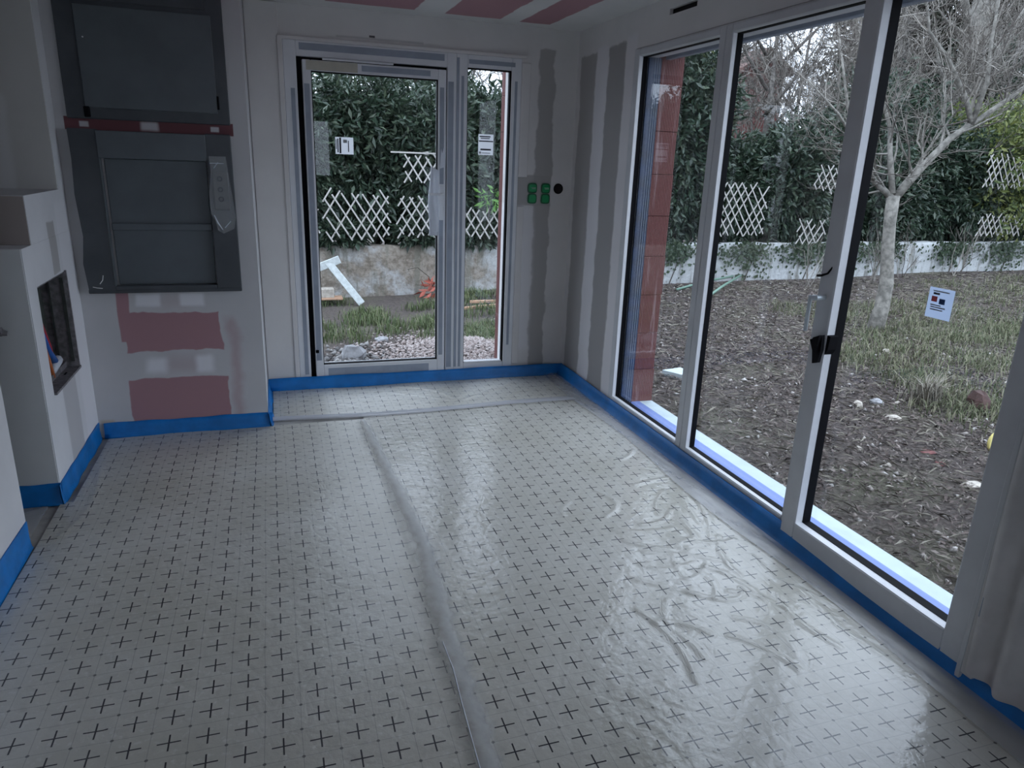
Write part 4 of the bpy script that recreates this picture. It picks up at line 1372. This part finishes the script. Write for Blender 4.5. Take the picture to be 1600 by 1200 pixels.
limb_tree('bare_tree', 'leafless pale-barked tree standing in the garden behind the sliding sash',
          [(6.28, 6.12, -0.16), (6.36, 6.14, 0.15), (6.38, 6.16, 0.44), (6.34, 6.18, 0.75), (6.31, 6.2, 1.07), (6.29, 6.2, 1.36)], [.098, .080, .072, .066, .062, .066],
          [([(6.29, 6.2, 1.30), (6.52, 6.15, 1.63), (6.80, 6.1, 1.96), (7.07, 6.02, 2.17), (7.43, 5.9, 2.48), (7.8, 5.8, 2.9), (8.3, 5.6, 3.4)], .045, .012),
           ([(6.98, 6.04, 2.10), (6.90, 6.1, 2.35), (6.62, 6.15, 2.70), (6.35, 6.2, 2.95), (6.18, 6.2, 3.4)], .030, .010),
           ([(6.98, 6.04, 2.10), (7.02, 6.0, 2.5), (6.96, 6.0, 2.9), (7.05, 6.1, 3.5)], .028, .010),
           ([(6.29, 6.2, 1.33), (6.10, 6.3, 1.5), (5.88, 6.4, 1.80), (5.70, 6.45, 2.3), (5.5, 6.5, 2.95)], .036, .008),
           ([(6.27, 6.2, 1.38), (6.24, 6.3, 1.78), (6.28, 6.4, 2.04), (6.10, 6.5, 2.5), (5.98, 6.5, 3.0)], .034, .008),
           ([(6.10, 6.3, 1.5), (5.7, 6.2, 1.85), (5.32, 6.1, 2.12), (4.9, 6.1, 2.4)], .022, .006),
           ([(7.43, 5.9, 2.48), (7.9, 6.1, 2.55), (8.5, 6.3, 2.8)], .022, .006)], 5, 4, per=3)
limb_tree('bare_tree', 'big pale trunk behind the garden wall at the upper right', [(13.2, 12.2, -.2), (13.4, 12.1, 1.5), (13.45, 12, 3.4), (13.55, 12, 4.7), (13.6, 12, 7)], [.34, .30, .24, .22, .15],
          [([(13.45, 12, 3.2), (14.0, 11.8, 4.0), (14.4, 11.6, 5.2)], .11, .04), ([(13.5, 12, 4.0), (12.8, 11.8, 4.8), (12.3, 11.7, 5.9)], .10, .03),
           ([(13.4, 12, 2.6), (12.7, 11.7, 3.1), (12.0, 11.5, 3.9)], .07, .02), ([(13.4, 12, 2.4), (14.2, 11.6, 2.9), (15.0, 11.3, 3.3)], .07, .02)], 9, 4, None, 1.7, None, .55, .005)
bt = [((8.2, 11.2), 5.2, 21), ((9.4, 12.4), 5.6, 22), ((10.6, 11.4), 5.4, 23), ((11.7, 13.0), 6.2, 24), ((15.2, 12.6), 6.5, 25), ((3.0, 12.2), 5.2, 26), ((16.8, 11.6), 6.0, 27), ((10.0, 15.0), 6.8, 29), ((12.8, 10.9), 5.2, 30), ((7.2, 12.6), 5.4, 31), ((14.2, 14.5), 7.2, 32), ((17.5, 14.0), 7.4, 33), ((12.2, 15.5), 7.6, 34), ((1.2, 12.4), 5.0, 35)]
for (x_, y_), h_, sd in bt:
    rs = random.Random(sd)
    tr = [(x_, y_, -.2), (x_ + rs.uniform(-.1, .1), y_, 1.2), (x_ + rs.uniform(-.2, .2), y_, 2.2), (x_ + rs.uniform(-.3, .3), y_, h_ * .75)]
    lm_ = []
    for k in range(6):
        t_ = 0.28 + 0.62 * k / 6
        zz_ = t_ * h_
        a = rs.uniform(0, 6.28)
        p0 = Vector((x_, y_, zz_ * .8))
        p1 = p0 + Vector((math.cos(a) * .5, math.sin(a) * .4, .5))
        p2 = p1 + Vector((math.cos(a) * .6, math.sin(a) * .4, .7))
        lm_.append(([tuple(p0), tuple(p1), tuple(p2)], .035, .010))
    limb_tree('bare_tree', 'slender leafless tree in the thicket behind the hedge', tr, [.07, .06, .05, .02], lm_, sd + 50, 5, M_bark, 1.1, 'bare trees behind the hedge', .6, .0055)


def cone_tree(label, x_, y_, z0, z1, r_, n_, mat, size=.12, group=None):
    e = root('evergreen_tree', label, 'tree', group)
    leaf_cloud('foliage', (x_, y_, (z0 + z1) / 2), (r_, r_ * .8, (z1 - z0) / 2), n_, size, mat, e, 0.45)
    obj('trunk', MB().tube([(x_, y_, -.2), (x_, y_, z0), (x_, y_, z1 - .3)], [.10, .08, .02], 8), M_stem, e)


cone_tree('dark evergreen behind the bare tree in the right pane', 10.3, 10.9, 0.5, 3.3, 1.1, 11000, M_leaf)
cone_tree('yellow-green bush at the far right of the hedge', 12.6, 9.95, 0.5, 2.9, 1.3, 11000, M_leaf_light)
cone_tree('dark evergreen at the right edge beyond the hedge', 16.3, 13.5, 0.5, 5.0, 1.5, 9000, M_leaf)
cone_tree('dark conifer rising behind the hedge over the side light', 2.2, 11.5, 0.5, 3.2, 0.8, 6000, M_leaf)
cone_tree('leafy tree rising behind the hedge over the door', 0.0, 11.6, 0.5, 3.5, 1.2, 5000, M_leaf)
cone_tree('yellowish leafy tree top above the red block pillar', 5.7, 10.4, 2.2, 3.9, 0.8, 3500, M_leaf_light)

M_leaf_far = island('far_ivy_leaf', [(0.012, 0.015, 0.010), (0.026, 0.029, 0.020), (0.045, 0.043, 0.032)], 0.7, 0.2, 0.1)
for k, (x_, y_, r_, h_) in enumerate(((16.3, 17.0, 1.6, 6.5), (19.0, 17.5, 2.0, 8.0), (22.0, 17.0, 2.2, 8.5), (25.0, 17.0, 2.2, 8.5))):
    cone_tree('far ivy-clad tree dimly seen beyond the bare branches', x_, y_, 0.5, h_, r_, 6500, M_leaf_far, .30, 'far ivy-clad trees')

# ---- far house
M_brick = simple('red_house_render', (0.15, 0.055, 0.052), 0.9, var=0.15, vscale=3)
M_tile = simple('brown_roof_tiles', (0.09, 0.05, 0.042), 0.9, var=0.3, vscale=8)
hs = root('house', 'reddish house half hidden behind the bare twigs', 'building')
obj('house_wall', MB().prism([(13.6, -.3), (15.2, -.3), (15.2, 4.4), (14.4, 4.95), (13.6, 4.4)], 20.0, 26.0, 'y'), M_brick, hs)
obj('roof', MB().prism([(13.5, 4.33), (14.4, 4.95), (15.3, 4.33), (15.3, 4.45), (14.4, 5.07), (13.5, 4.45)], 19.7, 26.3, 'y'), M_tile, hs)
w_ = obj('window', MB().box(14.1, 14.7, 19.95, 20.02, 1.2, 2.2), M_frame, hs)
obj('pane', MB().box(14.16, 14.64, 19.93, 19.96, 1.26, 2.14), M_black, w_)


# ---- ground cover
def chips(name, n, xr, yr, size, mat, dens=None, flat=0.35, **props):
    X = rng.uniform(*xr, n)
    Y = rng.uniform(*yr, n)
    if dens is not None:
        k_ = rng.random(n) < dens(X, Y)
        X, Y = X[k_], Y[k_]
    n = len(X)
    Z = gz(X, Y) + rng.random(n) * .02
    a = rng.random(n) * 6.283
    L = size * (.5 + rng.random(n))
    W = L * rng.uniform(.06, .38, n) * (0.25 if name == 'dry_twigs' else 1)
    u_ = np.stack([np.cos(a), np.sin(a), rng.normal(0, flat, n)], 1) * L[:, None]
    w__ = np.stack([-np.sin(a), np.cos(a), rng.normal(0, flat, n)], 1) * W[:, None]
    c_ = np.stack([X, Y, Z + .006], 1)
    up_ = np.stack([np.zeros(n), np.zeros(n), L * .18], 1)
    V = np.stack([c_ - u_, c_ + w__ + up_, c_ + u_, c_ - w__ + up_ * .3], 1).reshape(-1, 3)
    b_ = np.arange(n) * 4
    return np_mesh(name, V, np.concatenate([np.stack([b_, b_ + 1, b_ + 2], 1), np.stack([b_, b_ + 2, b_ + 3], 1)]), mat, None, kind='stuff', **props)


M_mulch = island('mulch', [(0.026, 0.020, 0.018), (0.070, 0.054, 0.049), (0.130, 0.102, 0.092), (0.050, 0.039, 0.036), (0.23, 0.195, 0.175)], 0.9, 0.2)
M_straw = island('dry_straw', [(0.12, 0.105, 0.085), (0.20, 0.18, 0.145), (0.28, 0.26, 0.215)], 0.9, 0.2)
M_grass = island('grass', [(0.035, 0.058, 0.020), (0.080, 0.12, 0.042), (0.16, 0.18, 0.085), (0.06, 0.095, 0.034), (0.20, 0.19, 0.12)], 0.7, 0.3, 0.2)
M_grass_pale = island('pale_grass', [(0.060, 0.080, 0.038), (0.130, 0.138, 0.078), (0.25, 0.235, 0.165), (0.055, 0.082, 0.034)], 0.8, 0.2, 0.2)
M_gravel = island('pinkish_gravel', [(0.20, 0.155, 0.14), (0.30, 0.25, 0.235), (0.40, 0.355, 0.34), (0.15, 0.12, 0.115)], 0.85, 0.3)
M_pebble = island('pale_pebble', [(0.16, 0.13, 0.115), (0.30, 0.27, 0.25), (0.44, 0.42, 0.40), (0.22, 0.19, 0.175)], 0.85, 0.3)
M_rubble = island('grey_rubble', [(0.06, 0.055, 0.055), (0.14, 0.135, 0.135), (0.30, 0.29, 0.28), (0.09, 0.085, 0.085)], 0.85, 0.3)
M_pale_stone = simple('pale_stone', (0.38, 0.345, 0.30), 0.85, var=0.2, vscale=25, bmp=0.4, bscale=40)
M_grey_stone = simple('grey_stone', (0.26, 0.26, 0.27), 0.85, var=0.3, vscale=18, bmp=0.5, bscale=30)
chips('mulch', 190000, (2.45, 14.0), (0.5, 9.3), .019, M_mulch, lambda X, Y: np.clip(1.25 - .13 * (X - 2.4), .22, 1), label='dark wood mulch and leaf litter covering the soil outside the sliding window', category='mulch')
chips('dry_twigs', 22000, (2.45, 12.0), (0.5, 9.2), .046, M_straw, None, .2, label='pale dry twigs and chips scattered over the mulch', category='twigs')


def blades(name, n, fn, h, mat, **props):
    X, Y = fn(n)
    k_ = Y < 9.25
    X, Y = X[k_], Y[k_]
    n = len(X)
    Z = gz(X, Y)
    a = rng.random(n) * 6.283
    H = h * (.5 + rng.random(n))
    lean = rng.uniform(.2, 1.0, n) * H
    w_ = 0.0028 + .002 * rng.random(n)
    base = np.stack([X, Y, Z], 1)
    s_ = np.stack([-np.sin(a) * w_, np.cos(a) * w_, np.zeros(n)], 1)
    mid = base + np.stack([np.cos(a) * lean * .35, np.sin(a) * lean * .35, H * .65], 1)
    tip = base + np.stack([np.cos(a) * lean, np.sin(a) * lean, H * .85], 1)
    V = np.stack([base - s_, base + s_, mid + s_ * .8, mid - s_ * .8, tip], 1).reshape(-1, 3)
    b_ = np.arange(n) * 5
    T = np.concatenate([np.stack([b_, b_ + 1, b_ + 2], 1), np.stack([b_, b_ + 2, b_ + 3], 1), np.stack([b_ + 3, b_ + 2, b_ + 4], 1)])
    return np_mesh(name, V, T, mat, None, kind='stuff', **props)


def clumps(n, boxes, nc, sd):
    cx, cy_ = [], []
    for (xa, xb, ya, yb, wgt) in boxes:
        k_ = int(nc * wgt)
        cx.append(rng.uniform(xa, xb, k_))
        cy_.append(rng.uniform(ya, yb, k_))
    cx, cy_ = np.concatenate(cx), np.concatenate(cy_)
    pick = rng.integers(0, len(cx), n)
    return cx[pick] + rng.normal(0, sd, n), cy_[pick] + rng.normal(0, sd, n)


blades('grass', 17000, lambda n: clumps(n, [(-1.5, 4.0, 6.9, 9.2, 1.0), (1.5, 3.2, 6.1, 7.2, .35)], 110, .085), .09, M_grass, label='green grass tufts outside the glazed door', category='grass')
blades('grass', 26000, lambda n: clumps(n, [(4.9, 9.5, 3.6, 5.6, .9), (5.8, 8.5, 5.4, 7.4, .5), (4.6, 6.2, 2.9, 4.0, .3), (8.5, 13.0, 5.0, 8.6, .5)], 260, .12), .075, M_grass_pale, label='pale tangled grass around the foot of the bare tree', category='grass')
tuft = np.array([4.75, 4.0])
blades('grass_tuft', 260, lambda n: (tuft[0] + rng.normal(0, .05, n), tuft[1] + rng.normal(0, .05, n)), .19, M_straw, label='dry straw tuft beside the dark log', category='grass')


def rocks(name, X, Y, S, mat, z_off=0.0, **props):
    n = len(X)
    base = np.array([(1, 0, 0), (-1, 0, 0), (0, 1, 0), (0, -1, 0), (0, 0, 1), (0, 0, -1)], float)
    tri = np.array([(0, 2, 4), (2, 1, 4), (1, 3, 4), (3, 0, 4), (2, 0, 5), (1, 2, 5), (3, 1, 5), (0, 3, 5)])
    jit = base[None] * S[:, None, None] * rng.uniform(.5, 1.3, (n, 6, 1)) + rng.normal(0, .2, (n, 6, 3)) * S[:, None, None]
    jit[:, :, 2] *= .65
    a = rng.random(n) * 6.28
    ca, sa = np.cos(a)[:, None], np.sin(a)[:, None]
    xx = jit[:, :, 0] * ca - jit[:, :, 1] * sa + X[:, None]
    yy = jit[:, :, 0] * sa + jit[:, :, 1] * ca + Y[:, None]
    zz_ = jit[:, :, 2] + (gz(X, Y) + z_off)[:, None]
    V = np.stack([xx, yy, zz_], -1).reshape(-1, 3)
    T = (tri[None] + 6 * np.arange(n)[:, None, None]).reshape(-1, 3)
    return np_mesh(name, V, T, mat, None, kind='stuff', **props)


n_ = 6500
X = rng.normal(1.5, .45, n_)
Y = 5.52 + np.abs(rng.normal(0, .72, n_))
hp = 0.13 * np.exp(-((X - 1.6) / .5) ** 2 - ((Y - 6.2) / .5) ** 2)
rocks('gravel', X, Y, rng.uniform(.010, .026, n_), M_gravel, hp, label='heap of pinkish gravel just outside the glazed door', category='gravel')
n_ = 1100
X = rng.normal(.52, .22, n_)
Y = 5.52 + np.abs(rng.normal(0, .45, n_))
rocks('rubble', X, Y, rng.uniform(.012, .038, n_), M_rubble, 0.06 * np.exp(-((X - .55) / .3) ** 2), label='dark grey rubble left of the gravel heap', category='rubble')
n_ = 6500
X = rng.uniform(2.5, 8.5, n_)
Y = rng.uniform(1.0, 9.2, n_)
rocks('pebbles', X, Y, .006 + .024 * rng.random(n_) ** 4, M_pebble, 0.008, label='small pale pebbles sprinkled over the mulch', category='pebbles')


def stone(label, x_, y_, s, mat, flat=.6, lift=0.35, seed=0, cat='stone', name='stone'):
    rs = np.random.default_rng(seed + 100)
    phi = np.linspace(0, 2 * math.pi, 9)[:-1]
    V = []
    for t, zz_ in ((.55, -.8), (1.0, -.2), (.92, .35), (.5, .8)):
        for p in phi:
            r_ = s * t * rs.uniform(.72, 1.18)
            V.append((r_ * math.cos(p), r_ * .72 * math.sin(p), s * flat * zz_ * rs.uniform(.8, 1.15)))
    Fq = []
    for i in range(3):
        for k in range(8):
            Fq.append((i * 8 + k, i * 8 + (k + 1) % 8, (i + 1) * 8 + (k + 1) % 8, (i + 1) * 8 + k))
    mb = MB().add(V, Fq + [tuple(range(7, -1, -1)), tuple(range(24, 32))])
    o = obj(name, mb, mat, None, False, label=label, category=cat, group='loose stones in the garden' if cat == 'stone' else None)
    o.location = (x_, y_, float(gz(x_, y_)) + s * flat * lift)
    o.rotation_euler = (0, 0, rs.uniform(0, 6))
    return o


stone('flat pale stone lying alone below the stone pair', 4.24, 3.80, .055, M_pale_stone, .5, seed=1)
stone('left pale stone of the pair in the mulch', 4.22, 4.12, .055, M_pale_stone, .6, seed=2)
stone('grey right stone of the pair in the mulch', 4.38, 4.10, .062, M_grey_stone, .6, seed=3)
stone('small pale stone near the sash frame', 3.55, 3.40, .030, M_pale_stone, .5, seed=4)
stone('small round white stone in the middle of the mulch', 3.52, 3.12, .028, M_pale_stone, .5, seed=5)
stone('long tan stone near the right edge of the sliding sash', 3.76, 2.74, .062, M_pale_stone, .4, seed=6)
stone('pale stone under the bare tree', 5.6, 5.25, .055, M_pale_stone, .6, seed=7)
stone('small pale stone beside the one under the bare tree', 5.35, 5.45, .035, M_pale_stone, .6, seed=8)
stone('white stone just left of the stone pair at the sash frame', 3.82, 4.02, .036, M_pale_stone, .6, seed=9)
stone('tall light grey stone on the rubble outside the door', .62, 6.30, .13, M_grey_stone, .9, .5, seed=10)
stone('white flat stone at the front of the rubble', .62, 5.78, .050, M_pale_stone, .6, .8, seed=11)
stone('flat grey stone in the grass outside the door', .98, 6.98, .085, M_grey_stone, .35, seed=12)
stone('small stone lying right of the dark log pair', 4.55, 4.06, .035, M_pale_stone, .5, seed=13)
o = stone('dark reddish cut log lying on the grass edge', 5.03, 3.80, .12, simple('dark_log', (0.05, 0.024, 0.02), .9, var=.3), .85, .5, 20, 'log', 'log')
o = stone('small red tile fragment in the mulch', 3.95, 3.22, .055, M_brick, .18, seed=21, cat='tile fragment', name='tile_fragment')
o = stone('second red tile fragment nearer the window', 3.86, 3.05, .05, M_brick, .18, seed=22, cat='tile fragment', name='tile_fragment')
M_yellow = simple('yellow_plastic', (0.72, 0.62, 0.22), .5)
yb = MB()
yb.tube([(4.38 + .05 * math.cos(a), 3.11 - .01 * math.cos(a), -.06 + .065 * math.sin(a)) for a in np.linspace(1.0, 5.3, 14)], [.012] * 14, 8)
obj('yellow_ring', yb, M_yellow, None, True, label='yellow plastic ring on the mulch at the right edge of the sash', category='ring')

# ---- boards, timber and pipes lying outside
M_board = simple('peeling_white_paint', (0.52, 0.56, 0.56), .7, var=.12, vscale=30)
M_timber = simple('raw_timber', (0.42, 0.26, 0.17), .8, var=.2, vscale=20)


def plank(name, p0, p1, w, t, mat, label=None, cat=None, parent=None, group=None):
    p0, p1 = Vector(p0), Vector(p1)
    L = (p1 - p0).length
    o = link(name, MB().box(0, L, -t / 2, t / 2, -w / 2, w / 2, .004).mesh(name, mat), parent, label=label, category=cat, group=group)
    d = (p1 - p0).normalized()
    yv = Vector((0, 1, 0))
    zv = d.cross(yv).normalized()
    yv = zv.cross(d).normalized()
    o.matrix_world = Matrix(((d.x, yv.x, zv.x, p0.x), (d.y, yv.y, zv.y, p0.y), (d.z, yv.z, zv.z, p0.z), (0, 0, 0, 1)))
    return o


bf = root('broken_board', 'peeling white boards nailed at an angle outside the door', 'boards')
plank('board', (0.62, 8.92, 0.33), (1.00, 8.80, -0.17), .085, .025, M_board, parent=bf)
plank('board', (0.30, 8.96, 0.17), (0.76, 8.90, 0.36), .095, .025, M_board, parent=bf)
plank('board', (0.34, 9.10, -.2), (0.40, 8.97, 0.22), .06, .03, M_timber, parent=bf)
bl = root('pale_block', 'pale block lying below the white boards', 'block')
obj('block_body', MB().box(.50, .68, 8.86, 9.0, -.10, .01, .006), M_pale_stone, bl)
obj('block_board', MB().box(.46, .78, 8.84, 9.02, -.125, -.10, .004), M_timber, bl)
for k, (p0, p1, lb) in enumerate((((2.05, 8.20, -.145), (2.78, 8.42, -.14), 'front light timber lath on the ground in the side light'),
                                  ((2.30, 8.55, -.13), (2.95, 8.45, -.11), 'rear light timber lath leaning behind the front one'))):
    plank('timber_lath', p0, p1, .035, .03, M_timber, lb, 'timber')
# red leaves/plant and dead stalk near the garden wall
e = root('red_plant', 'reddish dry plant at the foot of the garden wall', 'plant')
leaf_cloud('foliage', (2.02, 9.1, -.06), (.20, .12, .11), 90, .12, island('red_leaf', [(0.25, .06, .04), (.40, .13, .10)], .8, .2), e)
obj('stalk', MB().tube([(2.0, 9.1, -.15), (1.9, 9.12, .1), (1.75, 9.12, .22), (1.62, 9.1, .20)], .005, 5), M_stem, e)
for k, (p0, p1, lb) in enumerate((((5.35, 8.75, -.07), (6.6, 9.25, .02), 'thin green pole lying at the foot of the garden wall'), ((5.2, 7.9, -.08), (6.7, 9.2, .04), 'pale green garden hose piece in front of the wall'))):
    obj('garden_pole', MB().tube([p0, tuple(np.array(p0) * .5 + np.array(p1) * .5 + np.array([0, 0, .02])), p1], [.018, .018, .016], 8),
        simple('faded_green_plastic', (0.13, 0.22, 0.17), .5), None, True, label=lb, category='pole')
sl = root('broken_slab', 'white broken slab on the mulch beside the red block pillar', 'slab')
obj('slab_body', MB().prism([(3.12, 5.20), (3.32, 5.24), (3.36, 4.98), (3.27, 4.92), (3.22, 5.02)], -.16, -.10, 'z'), M_sill, sl)
# thin bare saplings before the garden wall
for k, (x_, y_, h_) in enumerate(((8.9, 8.9, .9), (7.5, 8.6, 1.0), (10.8, 9.0, .9), (9.7, 9.1, .7))):
    e = root('bare_sapling', 'thin leafless sapling before the pale garden wall', 'sapling', 'saplings by the wall')
    rs = random.Random(70 + k)
    a_, t_ = MB(), MB()
    for j in range(4):
        grow(a_, t_, Vector((x_ + rs.uniform(-.1, .1), y_, float(gz(x_, y_)) - .02)), Vector((rs.uniform(-.4, .4), rs.uniform(-.2, .2), 1)).normalized(), h_ * .6, .009, 2, rs, 4, .45, .2)
    obj('stems', t_, M_twig, e, kind='stuff')
